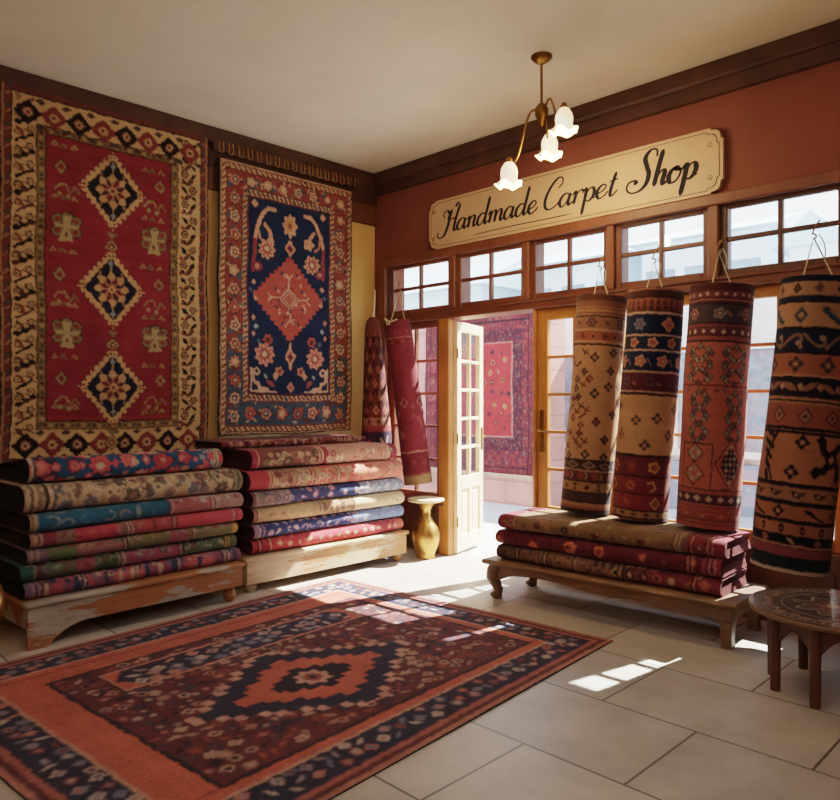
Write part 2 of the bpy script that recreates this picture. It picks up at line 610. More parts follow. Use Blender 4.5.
def design_red_hanging():
    W, H = 150, 260
    cv = Cv(W, H, 1.75, '2b1715')
    RED, CRE, DK, RUST, NAV, OL = '87132a', 'cfa56e', '231a1c', '8a3427', '1b2038', '7f7350'
    cv.rect(0, 0, W, H, '33201c')
    cv.rect(1.5, 0, W - 1.5, H, 'a5744f')
    cv.rect(3, 0, W - 3, H - 3, '6a2f29')
    for x0, x1 in ((3.4, 7.2), (W - 7.2, W - 3.4)):
        for k in range(65):
            cv.line([(x0 + .6, k * 4 + 3), (x1 - .6, k * 4 + .6)], 1.3, ('3e4950', '9a6a4a', '7a2c28')[k % 3])
    cv.rect(7, 3, W - 7, H - 7, DK)
    cv.rect(7.8, 4, W - 7.8, H - 8, CRE)
    # side borders: slanting leaves, blobs and stems on cream
    for side in (0, 1):
        xa, xb = (8, 23) if side == 0 else (W - 26, W - 8)
        cx = (xa + xb) / 2
        for k in range(22):
            y = 6 + k * 12
            if y > H - 34: break
            sg = 1 if k % 2 else -1
            if side == 0:
                cv.line([(xa + 2.5, y + 6.6), (cx, y + 3.5), (xb - 2.5, y + .4)], 2.0, DK if k % 3 else '5a352c')
                cv.flower(xa + 3.2, y + .6, 2.6, '6a4434', CRE, DK, n=5)
                for q in (0, 1, 2) if k % 2 else ():
                    cv.ell(xa + 3 + q * 4.5, y + 5.6 - q * 2.6, 2.4, 1.9, DK if (k + q) % 3 else '4a2c26')
                cv.leaf(cx - 3, y + 12, 9, 2.0, .9, RUST if k % 2 else '5a3a30')
                cv.flower(xb - 4, y + 9, 2.9, '4e3a30', CRE, RUST, n=5)
                cv.line([(xa + 1, y + 13), (cx, y + 10), (xb - 1, y + 14)], .8, '6d4c38')
            else:
                cv.flower(cx + 3.5 * sg, y + 3, 3.6, '4c3028', 'b98a5c', DK, n=6)
                cv.leaf(cx - 3.5 * sg, y + 4, 8, 1.7, .8 * sg, DK)
                cv.leaf(cx - 1 * sg, y + 9, 9, 1.7, -.7, '5c352a')
                cv.leaf(cx + 4 * sg, y + 9, 6, 1.5, .7, DK)
                cv.ell(cx - 5.5, y + 10, 1.5, 1.5, RUST)
    # inner guard and field
    cv.rect(22.6, 22, W - 25.6, H - 27, DK)
    cv.rect(23.4, 22.8, W - 26.4, H - 27.8, '84683f')
    for k in range(60):
        y = 24 + k * 3.6
        if y > H - 30: break
        for cx in (26, W - 29):
            cv.dia(cx, y, 1.8, 1.5, ('4d4b44', '5c2a24', 'a98b58')[k % 3])
    for k in range(30):
        for yy in (25.2, H - 30.3):
            cv.dia(25 + k * 3.6, yy, 1.6, 1.6, ('4d4b44', '5c2a24', 'a98b58')[k % 3])
    cv.rect(28.4, 27.2, W - 31.4, H - 32.6, DK)
    cv.rect(29.2, 28, W - 32.2, H - 33.4, RED)
    # horizontal border rows
    for y0 in (6, H - 26):
        for k in range(8):
            x = 17 + k * 16.6
            c = (DK, '7d2a28')[k % 2]
            cv.dia(x, y0 + 9.5, 8.6, 9, c, 1.4)
            cv.flower(x, y0 + 9.5, 6.4, c, '9a5a44' if k % 2 == 0 else 'c08a60', 'd2ab78', n=8)
            cv.flower(x, y0 + 9.5, 2.6, 'c8a070', '5c2a24', n=4)
            for dy in (1, 18):
                cv.dia(x + 8.3, y0 + dy, 3.6, 2.2, '4a3a34')
    # diamonds
    cx = 74
    for cy in (-14, 58, 130, 202):
        if cy < 20: continue
        rx, ry = 24.5, 29.5
        cv.dia(cx, cy, rx + .8, ry + .8, '3a1a18')
        cv.dia(cx, cy, rx, ry, CRE)
        # hooks notched along the edges
        for q in range(8):
            t = (q + .5) / 8
            for sx in (-1, 1):
                for sy in (-1, 1):
                    ex, ey = cx + sx * rx * (1 - t), cy + sy * ry * t
                    cv.dia(ex - sx * .4, ey - sy * .4, 1.5, 1.5, RED)
                    cv.dia(ex - sx * 3.0, ey - sy * 3.2, 1.2, 1.2, '5c3830')
        cv.dia(cx, cy, rx - 5.6, ry - 6.6, '3a241e')
        cv.dia(cx, cy, rx - 6.4, ry - 7.6, NAV if cy > 100 else '1d1d2b')
        cv.rect(cx - .5, cy - ry + 8, cx + .5, cy + ry - 8, 'a88a60')
        for sx in (-1, 1):
            cv.rect(cx + sx * 8 - .45, cy - ry * .42, cx + sx * 8 + .45, cy + ry * .42, '9a7d58')
        cv.flower(cx, cy, 12.5, 'c99a66', 'b0704c', n=8)
        for q in range(8):
            a = q * PI / 4 + PI / 8
            cv.leaf(cx + 6.2 * math.cos(a), cy + 6.2 * math.sin(a), 7.5, 1.5, a, ('6e2028', '43283a')[q % 2])
        cv.flower(cx, cy, 3, 'd2ab78', '7d2a28', n=4)
        cv.dia(cx, cy - ry * .62, 2, 2.4, '8793a0'); cv.dia(cx, cy + ry * .62, 2, 2.4, '8793a0')
        # link to the next diamond
        y = cy + ry + 1.5
        cv.poly([(cx - 4, y), (cx + 4, y), (cx, y + 5)], '8a7550')
        cv.dia(cx, y + 10, 5.6, 5.6, '3a2a20'); cv.dia(cx, y + 10, 4.8, 4.8, 'a38a5c'); cv.dia(cx, y + 10, 3, 3, '6e2028'); cv.dia(cx, y + 10, 1.5, 1.5, 'b99b68')
    # side motifs
    for sx in (-1, 1):
        px = 74 + sx * 31.5
        for y in (90, 165):
            for (ox, oy) in ((-6, -5), (6, -5), (0, -7), (-6, 3), (6, 3)):
                cv.ell(px + ox, y + oy, 4.4, 4.2, '37221c')
                cv.ell(px + ox, y + oy, 3.7, 3.5, OL)
                cv.ell(px + ox, y + oy, 1.9, 1.8, '8a2a26')
            cv.poly([(px - 3, y - 8), (px + 3, y - 8), (px + 1.8, y), (px + 5, y + 10), (px - 5, y + 10), (px - 1.8, y)], 'b09a68')
            cv.poly([(px - 9, y - 2), (px + 9, y - 2), (px + 7, y + .6), (px - 7, y + .6)], 'b09a68')
            cv.ell(px, y + 5, 1.2, 1.6, '6e2028')
        for y in (34, 71, 108, 146, 183, 218):
            yy = y + (4 if sx > 0 else 0)
            m = (y // 37) % 3
            for k, dx in enumerate((-8, -2, 5)):
                cv.poly([(px + dx - 2.8, yy), (px + dx + 2.8, yy), (px + dx, yy - 3.6)], ('9c8a5a', '7f7350', 'a98b58')[k])
                cv.poly([(px + dx - 1, yy - .6), (px + dx + 1, yy - .6), (px + dx, yy - 2)], '6e2028')
        for y in (48, 124, 197):
            cv.dia(px - sx * -4, y, 4.6, 5.6, '37221c'); cv.dia(px + sx * 4, y, 4, 5, '9c8a5a'); cv.dia(px + sx * 4, y, 2.2, 2.8, '8a2a26')
        for y in (60, 136, 210):
            cv.line([(px - 8, y + 4), (px - 5, y), (px - 1, y), (px + 1, y + 4)], 1.2, '9c8a5a')
            cv.line([(px + 2, y + 6), (px + 5, y + 1), (px + 8, y + 5)], 1.2, '8a7550')
            cv.ell(px - 5, y + 7, 1.6, 1.6, '9c8a5a'); cv.ell(px + 1, y + 8, 1.6, 1.6, '9c8a5a')
    return cv.done(.10, .07, 3)


def design_navy_hanging():
    W, H = 141, 228
    cv = Cv(W, H, 1.6, '2a2320')
    RED, CRE, NAV, COR = '983230', 'd3a678', '152749', 'b04238'
    cv.rect(1.2, 0, W - 1.2, H - 1.2, 'c9a582')
    cv.rect(2.2, 1, W - 2.2, H - 2.2, RED)
    for y0, y1 in ((1.5, 6.5), (H - 7.5, H - 2.5)):
        dash_guard(cv, 1.6, y0, W - 1.6, y1, CRE, ['6b2425', '8a3a30'], 5.2, False, '30201f')
    for x0, x1 in ((1.8, 6.6), (W - 6.6, W - 1.8)):
        dash_guard(cv, x0, 1.5, x1, H - 2.5, CRE, ['6b2425', '8a3a30'], 5.2, True, '30201f')
    # main border
    for (x0, y0, x1, y1, s) in ((7, 7, 22, H - 8, 1), (W - 22, 7, W - 7, H - 8, 2), (22, 7, W - 22, 20, 3), (22, H - 28, W - 22, H - 8, 4)):
        cv.rect(x0, y0, x1, y1, '8f3834')
        r = random.Random(s)
        vert = (y1 - y0) > (x1 - x0)
        n = int(max(y1 - y0, x1 - x0) / 15)
        for k in range(n):
            a = (k + .5) / n
            if vert: xa, ya, xb, yb = x0, y0 + k * (y1 - y0) / n, x1, y0 + (k + 1) * (y1 - y0) / n
            else: xa, ya, xb, yb = x0 + k * (x1 - x0) / n, y0, x0 + (k + 1) * (x1 - x0) / n, y1
            low = ya > H * .66
            cv.rect(xa, ya, xb, yb, '3d4f63' if (low and vert) or s == 4 else '8c322f')
            for q in range(3): cv.ell(r.uniform(xa + 2, xb - 2), r.uniform(ya + 2, yb - 2), r.uniform(2, 4), r.uniform(2, 4), r.choice(['3d4f63', '4a5a68', '7d3a36', '6a2a2c']))
            cx, cy = (xa + xb) / 2, (ya + yb) / 2
            cv.flower(cx, cy, min(xb - xa, yb - ya) * .36, r.choice(['c98a6a', 'd0a07c', 'b5533f', 'bb7a5c']), r.choice(['7d2a28', '31435e', 'c9ab85']), 'd3b48c', n=r.choice([5, 6, 8]), out='2c2630')
            for q in range(7):
                px, py = r.uniform(xa + 1, xb - 1), r.uniform(ya + 1, yb - 1)
                if math.hypot(px - cx, py - cy) < 5: continue
                cv.leaf(px, py, r.uniform(3, 5), 1.0, r.uniform(0, PI), r.choice(['c9906c', '46607a', 'c0a07a', '2c3a52', '6f7a50', 'b5453a']))
    # inner guard
    dash_guard(cv, 21.5, 19.5, W - 21.5, 25.5, CRE, ['7a2a28', '3f4a60'], 4.6, False, '2a1d22')
    dash_guard(cv, 21.5, H - 34.5, W - 21.5, H - 28.5, CRE, ['7a2a28', '3f4a60'], 4.6, False, '2a1d22')
    dash_guard(cv, 21.5, 19.5, 27, H - 28.5, CRE, ['7a2a28', '3f4a60'], 4.6, True, '2a1d22')
    dash_guard(cv, W - 27, 19.5, W - 21.5, H - 28.5, CRE, ['7a2a28', '3f4a60'], 4.6, True, '2a1d22')
    X0, X1, Y0, Y1 = 27.5, W - 27.5, 26, H - 35
    cv.rect(X0, Y0, X1, Y1, NAV)
    cx, cy = 70, 109
    PK = 'd59b78'
    # stepped medallion
    cv.dia(cx, cy, 36.5, 37.5, 'd0a98c', 4.0)
    cv.dia(cx, cy, 35.2, 36.2, COR, 4.0)
    cv.dia(cx, cy, 10, 10, 'd7b392'); cv.dia(cx, cy, 8.6, 8.6, '8d4a44'); cv.dia(cx, cy, 6.8, 6.8, 'd7b392'); cv.dia(cx, cy, 5.6, 5.6, 'b5533f')
    for sx, sy in ((-1, 0), (1, 0), (0, 1), (0, -1)):
        cv.line([(cx + sx * 10, cy + sy * 10), (cx + sx * 18, cy + sy * 18)], 1, 'd7b392')
        for a in (-.7, .7):
            bx, by = cx + sx * 18, cy + sy * 18
            cv.line([(bx, by), (bx + 5 * (sx * math.cos(a) - sy * math.sin(a)), by + 5 * (sx * math.sin(a) + sy * math.cos(a)))], 1.2, 'd7b392')
        for t in (-1, 1):
            px, py = cx + sx * 14 + t * (8 if sx == 0 else 0), cy + sy * 22 + t * (8 if sy == 0 else 0)
            cv.leaf(px, py, 5, 1.1, .8 * t, '31435e'); cv.leaf(px + 3, py + 2, 4, .9, -.8 * t, 'd0a07c')
    r = random.Random(4)
    for k in range(22):
        a = r.uniform(0, 2 * PI); q = r.uniform(.35, .8)
        px, py = cx + 34 * q * math.cos(a) * .7, cy + 34 * q * math.sin(a) * .7
        cv.leaf(px, py, 3.6, .9, r.uniform(0, PI), r.choice(['31435e', 'd7b392', '7a2a28']))
    # pendants
    cv.flower(cx, 64, 5.4, PK, '8d3a34', NAV, n=4, asp=1.3); cv.rect(cx - .7, 68, cx + .7, 72, PK)
    cv.line([(cx, 148), (cx, 154)], 1.6, PK); cv.flower(cx, 160, 5.2, PK, '8d3a34', NAV, n=4, asp=1.6); cv.ell(cx, 168, 1.5, 3, PK)
    # flowers
    cv.flower(cx, 44, 8, PK, 'c98a4a', '8d3a34', n=8, asp=1.35)
    for fx, fy, rr in ((46, 68, 9), (94, 76, 9), (44, 159, 10.5), (97, 161, 10)):
        cv.flower(fx, fy, rr, 'd9a585' if fy < 100 else 'd98f7c', '9a3f36', 'd9b898', n=9, out='2a2a3c')
        for q in range(9):
            a = q * 2 * PI / 9
            cv.ell(fx + rr * .68 * math.cos(a), fy + rr * .68 * math.sin(a), 1.1, 1.1, 'b5533f')
    cv.flower(90, 58, 6, PK, '9a5a40', NAV, n=5)
    for sx in (-1, 1):
        bx = cx + sx * 30
        # upper sprays
        cv.dia(cx + sx * 36, 31, 3.6, 3.6, PK)
        cv.line([(bx + sx * 4, 52), (bx + sx * 1, 44), (bx - sx * 2, 38), (bx - sx * 8, 33), (bx - sx * 14, 33)], 3.6, PK)
        cv.line([(bx + sx * 4, 50), (bx + sx * 6, 62), (bx + sx * 6, 74)], 3.4, PK)
        cv.line([(bx + sx * 3, 52), (bx + sx * 1, 60), (bx - sx * 3, 63)], 2.2, 'c98a6a')
        cv.line([(bx + sx * 6, 62), (bx + sx * 7, 88)], 3.6, '8f2f3a')
        cv.line([(bx - sx * 4, 47), (bx - sx * 9, 53), (bx - sx * 10, 60)], 3.2, PK)
        cv.ell(bx - sx * 10, 60, 3, 2.4, PK)
        cv.ell(bx + sx * 3, 84, 5, 4, '7d2f45'); cv.ell(bx + sx * 3, 84, 2.4, 2, 'c98a6a')
        for (ox, oy, c) in ((6, 98, PK), (9, 105, '46607a'), (4, 112, PK), (8, 128, 'c98a6a'), (5, 136, '9fa9b0'), (8, 142, PK), (2, 148, '46607a')):
            cv.dia(bx + sx * ox, oy, 2.3, 2.6, c)
        # flowers low
        cv.flower(cx + sx * 23, 146, 5, 'b5533f', '5d3036', n=6); cv.flower(cx + sx * 11, 173, 4.6, 'c98a6a', '8d3a34', n=5); cv.dia(cx + sx * 15, 177, 3, 4, PK)
        cv.leaf(cx + sx * 20, 184, 10, 2.2, sx * -.7, '9a4a44'); cv.dia(cx + sx * 25, 178, 2, 2, '9fa9b0')
        # lower corner scrolls
        ex = X1 - 2 if sx > 0 else X0 + 2
        C2 = 'd9ad92'
        cv.poly([(ex, 170), (ex - sx * 3.5, 172), (ex - sx * 4, 181), (ex - sx * 9, 183), (ex - sx * 10, 187), (ex - sx * 18, 188), (ex - sx * 19, 190), (ex - sx * 27, 190.5), (ex - sx * 27, 192), (ex, 192)], C2)
        cv.poly([(ex - sx * 1, 182), (ex - sx * 7, 186), (ex - sx * 8, 190), (ex - sx * 1, 190)], NAV)
        cv.ell(ex - sx * 6, 174, 3.6, 3.6, C2); cv.ell(ex - sx * 6, 174, 1.7, 1.7, NAV)
    cv.dia(cx, 187, 4, 5, 'c98a6a'); cv.dia(cx, 187, 2, 2.4, '9a3f36')
    return cv.done(.07, .07, 5)


# ---------------------------------------------------------------- carpets as meshes
def hang_rug(name, cv, x, y0, z_top, wave, parent=None, axis='left', curl=0.0, stretch=1.0):
    """a carpet hanging flat on a wall. axis 'left': face +x, canvas x -> +y ; 'front': face -y, canvas x -> +x"""
    W, H = cv.W / 100 * stretch, cv.H / 100
    nx, ny = int(cv.W * cv.res * .98), int(cv.H * cv.res * .98)
    U, V = np.meshgrid(np.linspace(0, 1, nx), np.linspace(0, 1, ny))
    C = cv.at(U * cv.W, V * cv.H)
    d = wave * (np.sin(U * 9 + V * 2) * .5 + np.sin(U * 17 + 1.3 - V * 3) * .3) * (.25 + V)
    d += curl * np.clip((V - .9) / .1, 0, 1) ** 2 * (1 - U)
    wob = .006 * np.sin(V * 11) + .004 * np.sin(V * 23 + 1)
    wobz = .006 * np.sin(U * 8 + .5)
    def emb(U, V, dd):
        a = U * W + (U - .5) * wob[:U.shape[0], :1] * 0 + wob_at(U, V)
        z = z_top - V * H + .006 * np.sin(U * 8 + .5) * V
        if axis == 'left': return np.stack([x + dd, y0 + a, z], -1)
        return np.stack([x + a, y0 - dd, z], -1)
    def wob_at(U, V):
        return (.006 * np.sin(V * 11) + .004 * np.sin(V * 23 + 1))
    P = emb(U, V, d)
    # rim skirt going back 1 cm
    per_i = np.concatenate([np.stack([np.zeros(nx), np.arange(nx)], 1), np.stack([np.arange(1, ny), np.full(ny - 1, nx - 1)], 1),
                            np.stack([np.full(nx - 1, ny - 1), np.arange(nx - 2, -1, -1)], 1), np.stack([np.arange(ny - 2, -1, -1), np.zeros(ny - 1)], 1)]).astype(int)
    e0 = P[per_i[:, 0], per_i[:, 1]]
    e1 = e0.copy()
    if axis == 'left': e1[:, 0] -= .012
    else: e1[:, 1] += .012
    c0 = C[per_i[:, 0], per_i[:, 1]] * .8
    back = P[::max(1, ny // 12), ::max(1, nx // 12)].copy()
    if axis == 'left': back[..., 0] -= .012
    else: back[..., 1] += .012
    o = grid_mesh(name, P, C, M['wool'], parent, extra=[(np.stack([e0, e1], 0), np.stack([c0, c0 * .6], 0)), (back, np.full(back.shape, .08))])
    return o


def fringe(parent, p0, p1, length, n, mat, down=(0, 0, -1), seed=2):
    r = random.Random(seed)
    mb = MB()
    p0, p1 = Vector(p0), Vector(p1)
    for k in range(n):
        t = (k + .5) / n
        p = p0.lerp(p1, t)
        L = length * r.uniform(.7, 1.15)
        q = p + Vector(down) * L + (p1 - p0).normalized() * r.uniform(-.012, .012)
        mb.tube([p, (p + q) / 2 + Vector((r.uniform(-.002, .002), 0, 0)), q], [.004, .0045, .002], 4, False)
    return mb.build('fringe', mat, parent)


def folded_rug(cv, L, D, h, n_len, front_off=0.0, seed=0, sag=0.004, edge=('3a2018', '7a3a34'), rows_top=10, rows_arc=26, layers=5, drop=0.0):
    """folded carpet: local x = length, fold faces -y (front at y=0), z from 0 to h.
       Canvas x = along length in cm, canvas y = from the back of the top, over the fold, to the underside."""
    r = np.random.default_rng(seed)
    hh = h / 2
    arc = PI * hh
    # outline parameter list: (y,z, s)
    def outline(inset):
        a = hh - inset
        pts = []
        for k in range(rows_top):
            t = k / rows_top
            pts.append((D - (D - hh) * t, hh + a))
        for k in range(rows_arc + 1):
            th = PI * k / rows_arc
            pts.append((hh - a * math.sin(th), hh + a * math.cos(th)))
        for k in range(1, 5):
            pts.append((hh + (D - hh) * k / 4, hh - a))
        return np.array(pts)
    O = outline(0)
    s = np.concatenate([[0], np.cumsum(np.hypot(*np.diff(O, axis=0).T))])
    nx = n_len
    U = np.linspace(0, 1, nx)
    ph = r.uniform(0, 6, 6)
    # squashed, slightly uneven pile of cloth
    wy = sag * 2.2 * (np.sin(U * 5 + ph[0]) + .6 * np.sin(U * 11 + ph[1]))
    wz = sag * .5 * (np.sin(U * 4 + ph[2]) + .5 * np.sin(U * 9 + ph[3]) - 1.5)
    # rounded soft ends: thickness drops a little at each end
    endf = 1 - .05 * np.exp(-((U) / .012) ** 2) - .05 * np.exp(-((1 - U) / .012) ** 2)
    P = np.zeros((len(O), nx, 3)); C = np.zeros((len(O), nx, 3))
    slump = .12 * hh
    for j, (y, z) in enumerate(O):
        fr = max(0.0, 1 - y / (D * .6))
        P[j, :, 0] = U * L
        P[j, :, 1] = y + wy * fr - slump * fr * math.sin(PI * min(1, max(0, 1 - z / h))) * .6
        P[j, :, 2] = hh + (z - hh) * endf + (wz * (z / h)) - drop * max(0.0, (y - hh) / (D - hh)) * (z / h)
        C[j] = cv.at(U * cv.W, np.full(nx, s[j] * 100))
    root_mesh = grid_mesh('folded_rug', P, C, M['wool'])
    # layered ends
    e1, e2 = lin(edge[0]), lin(edge[1])
    for end in (0, 1):
        rows = []
        cols = []
        n = layers * 3
        base = P[:, 0 if end == 0 else -1, :]
        for q in range(n + 1):
            t = q / n
            o = outline(t * hh * .985)
            off = base.copy()
            pts = np.zeros_like(base)
            sc = 1 - t
            cz = hh * np.ones(len(O)) + wz[0 if end == 0 else -1] * .5
            pts[:, 2] = cz + (base[:, 2] - cz) * sc
            flat = O[:, 0] >= hh
            yc = hh + (base[:, 1] - O[:, 0])
            pts[:, 1] = np.where(flat, base[:, 1], yc + (O[:, 0] - hh) * sc)
            bulge = .006 * (1 if q % 3 == 1 else (-1 if q % 3 == 0 and q > 0 else 0)) - .012 * t
            pts[:, 0] = base[:, 0] + (bulge if end == 1 else -bulge)
            rows.append(pts)
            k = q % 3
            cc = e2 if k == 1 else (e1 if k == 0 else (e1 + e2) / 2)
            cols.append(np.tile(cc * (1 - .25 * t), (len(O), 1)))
        R, K = np.array(rows), np.array(cols)
        if end == 1: R, K = R[:, ::-1], K[:, ::-1]
        grid_mesh('layered_edge', R, K, M['wool'], root_mesh)
    return root_mesh


def fold_design(L, D, h, segs, deco, seed, res=1.5, stripes=(), top_deco=True):
    """segs: [(x0,x1,colour)] as fractions of the length; deco: dict(cols, step, size, kinds, y)"""
    W = L * 100; H = (2 * D + h * 1.6) * 100
    cv = Cv(W, H, res, segs[0][2])
    for a, b, c in segs: cv.rect(a * W, 0, b * W, H, c)
    r = random.Random(seed)
    y_mid = (D - h / 2 + PI * h / 4) * 100
    for dd in (deco if isinstance(deco, list) else [deco]):
        x = dd.get('x0', 0.04) * W
        x1 = dd.get('x1', .97) * W
        rows = dd.get('rows', (-1, 0, 1))
        k = 0
        while x < x1:
            for ro in rows:
                sz = dd['size'] * r.uniform(.75, 1.2)
                px = x + r.uniform(-.2, .2) * dd['step'] + (dd['step'] / 2 if ro % 2 else 0)
                py = y_mid + ro * dd.get('pitch', dd['step'] * .8) + r.uniform(-.12, .12) * dd['step']
                if px > x1: continue
                c, c2, c3 = r.choice(dd['cols']), r.choice(dd['cols']), r.choice(dd['cols'])
                kind = r.choice(dd.get('kinds', 'f'))
                if kind == 'f':
                    cv.flower(px, py, sz, c, c2, c3, n=r.choice([5, 6, 8]), out=dd.get('out'), ph=r.uniform(0, 2))
                elif kind == 'd':
                    cv.dia(px, py, sz, sz * 1.2, c); cv.dia(px, py, sz * .5, sz * .6, c2)
                elif kind == 'l':
                    cv.leaf(px, py, sz * 2.4, sz * .45, r.uniform(0, PI), c)
                elif kind == 'c':
                    a = r.uniform(0, 6)
                    cv.line([(px + sz * math.cos(a + q * .7), py + sz * .8 * math.sin(a + q * .7)) for q in range(6)], sz * .35, c)
                elif kind == 'b':
                    cv.rect(px - sz * .5, py - sz * 1.5, px + sz * .5, py + sz * 1.5, c)
            x += dd['step']; k += 1
    for x, wd, c in stripes:
        cv.rect(x * W - wd / 2, 0, x * W + wd / 2, H, c)
    return cv.done(.05, .10, seed)


def stripes_at(*groups):
    out = []
    for x, cols, wd in groups:
        for k, c in enumerate(cols):
            out.append((x + k * wd / 150, wd, c))
    return out


# ================================================================ SETTING
def structure(name, mb, mat, parent=None):
    o = mb.build(name, mat, parent)
    if parent is None: o['kind'] = 'structure'
    return o


XR, YB = 1.6, -1.9      # the rest of the shop behind the camera
mb = MB(); mb.box(WX - .2, XR + .2, YB - .2, WY + .20, -.1, 0); structure('floor', mb, M['floor'])
mb = MB(); mb.box(WX - .2, XR + .2, YB - .2, WY + .25, CEIL, CEIL + .1); structure('ceiling', mb, M['cream'])
mb = MB(); mb.box(WX - .2, WX, YB - .2, WY + .22, 0, CEIL); structure('wall_left', mb, M['ochre'])
mb = MB(); mb.box(XR, XR + .2, YB - .2, WY + .22, 0, CEIL); structure('wall_right', mb, M['ochre'])
mb = MB(); mb.box(WX, XR, YB - .2, YB, 0, CEIL); structure('wall_back', mb, M['ochre'])
# window wall: solid above the transoms, solid right of the last window, low panels below
mb = MB()
mb.box(WX, XR, WY, WY + .22, 2.76, CEIL)
mb.box(-1.25, XR, WY, WY + .22, 0, 2.76)
mb.box(WX, -5.27, WY, WY + .22, 0, 2.76)
structure('wall_front', mb, M['terra'])
mb = MB()
for x0, x1 in ((-5.27, -4.50), (-3.46, -1.25)):
    mb.box(x0, x1, WY - .01, WY + .20, 0, .44)
    mb.box(x0, x1, WY - .04, WY + .20, .44, .48, .008)
    n = max(1, round((x1 - x0) / .75))
    for k in range(n):
        a, b = x0 + (x1 - x0) * k / n, x0 + (x1 - x0) * (k + 1) / n
        mb.box(a + .07, b - .07, WY - .022, WY - .009, .10, .37, .008)
structure('trim_1', mb, M['wains'])
# dark cornice + brown band on the left wall, dark cornice on the window wall
mb = MB(); mb.box(WX, WX + .06, YB, WY, 3.50, CEIL, .015); mb.box(WX, WX + .035, YB, WY, 3.33, 3.50); structure('trim_2', mb, M['dark'])
mb = MB(); mb.box(WX, WX + .03, YB, WY, 3.13, 3.33, .006); structure('trim_3', mb, M['brown'])
mb = MB(); mb.box(WX + .06, XR, WY - .07, WY, 3.52, CEIL, .015); mb.box(WX + .06, XR, WY - .04, WY, 3.42, 3.52); structure('trim_4', mb, M['dark'])
# rails of the window wall: top trim, transom rail, vertical posts
mb = MB()
mb.box(-5.36, -1.16, WY - .05, WY + .02, 2.69, 2.765, .008)
mb.box(-5.27, -1.25, WY + .02, WY + .2, 2.71, 2.76)
structure('trim_5', mb, M['frame'])
mb = MB(); mb.box(-5.27, -1.25, WY - .03, WY + .2, 2.135, 2.215, .006); mb.box(-5.27, -1.25, WY - .045, WY + .01, 2.195, 2.215, .004); structure('trim_6', mb, M['frame_dark'])
mb = MB()
for xc, w in ((-4.405, .07), (-3.59, .06), (-2.818, .06), (-2.05, .07)):
    mb.box(xc - w / 2, xc + w / 2, WY - .03, WY + .2, 2.215, 2.71, .006)
for x0, x1 in ((-5.36, -5.27), (-1.25, -1.16)):
    mb.box(x0, x1, WY - .05, WY + .02, .0, 2.69, .006)
structure('trim_7', mb, M['frame'])
mb = MB(); mb.box(-4.565, -4.44, WY - .03, WY + .06, 0, 2.135, .008); structure('trim_8', mb, M['frame_lit'])
# skirting
mb = MB(); mb.box(WX, WX + .02, YB, WY, 0, .12, .004); structure('baseboard_left', mb, M['wains'])
mb = MB(); mb.box(-1.16, XR, WY - .02, WY, 0, .9, .004); structure('baseboard_front', mb, M['wains'])


def window(num, x0, x1, z0, z1, cols, rows, mat, stile=.07, munt=.022, y=WY + .06, depth=.05, bot=None):
    t = empty('window_%d' % num, (0, 0, 0)); t['kind'] = 'structure'
    bot = stile if bot is None else bot
    mb = MB()
    mb.box(x0, x0 + stile, y - depth / 2, y + depth / 2, z0, z1, .006)
    mb.box(x1 - stile, x1, y - depth / 2, y + depth / 2, z0, z1, .006)
    mb.box(x0 + stile, x1 - stile, y - depth / 2, y + depth / 2, z1 - stile, z1, .006)
    mb.box(x0 + stile, x1 - stile, y - depth / 2, y + depth / 2, z0, z0 + bot, .006)
    gx0, gx1, gz0, gz1 = x0 + stile, x1 - stile, z0 + bot, z1 - stile
    for k in range(1, cols):
        xc = gx0 + (gx1 - gx0) * k / cols
        mb.box(xc - munt / 2, xc + munt / 2, y - depth * .4, y + depth * .4, gz0, gz1, .004)
    for k in range(1, rows):
        zc = gz0 + (gz1 - gz0) * k / rows
        mb.box(gx0, gx1, y - depth * .36, y + depth * .36, zc - munt / 2, zc + munt / 2, .004)
    mb.build('window_frame', mat, t)
    mb = MB()
    mb.box(gx0 - .005, gx1 + .005, y - .002, y + .002, gz0 - .005, gz1 + .005)
    mb.build('pane', M['glass'], t)
    return t


for k, (a, b) in enumerate(((-5.25, -4.435), (-4.37, -3.615), (-3.56, -2.845), (-2.79, -2.085), (-2.015, -1.265))):
    window(k + 1, a, b, 2.215, 2.71, 2, 2, M['wains'] if k > 3 else (M['frame_dark'] if k > 1 else M['frame']), .048, .03, y=WY + .03)
window(6, -5.265, -4.565, .48, 2.135, 2, 5, M['frame'], .065, .026, y=WY + .04)
wA = window(7, -3.50, -2.82, .48, 2.135, 2, 5, M['frame_lit'], .095, .024, y=WY + .04, bot=.07)
window(8, -2.82, -2.05, .48, 2.135, 2, 5, M['frame_lit'], .08, .024, y=WY + .04)
window(9, -2.05, -1.255, .48, 2.135, 2, 5, M['frame_lit'], .08, .024, y=WY + .04)
# brass handle plate on the door-side stile
mb = MB()
mb.box(-3.475, -3.435, WY + .003, WY + .014, .98, 1.32, .004)
mb.tube([(-3.455, WY + .01, 1.16), (-3.455, WY - .04, 1.16), (-3.40, WY - .045, 1.155), (-3.36, WY - .045, 1.15)], .008, 8)
mb.build('handle', M['brassdark'], wA)
mb = MB(); mb.box(-3.53, -3.50, WY - .01, WY + .2, 0, 2.135, .006); structure('trim_9', mb, M['frame_lit'])

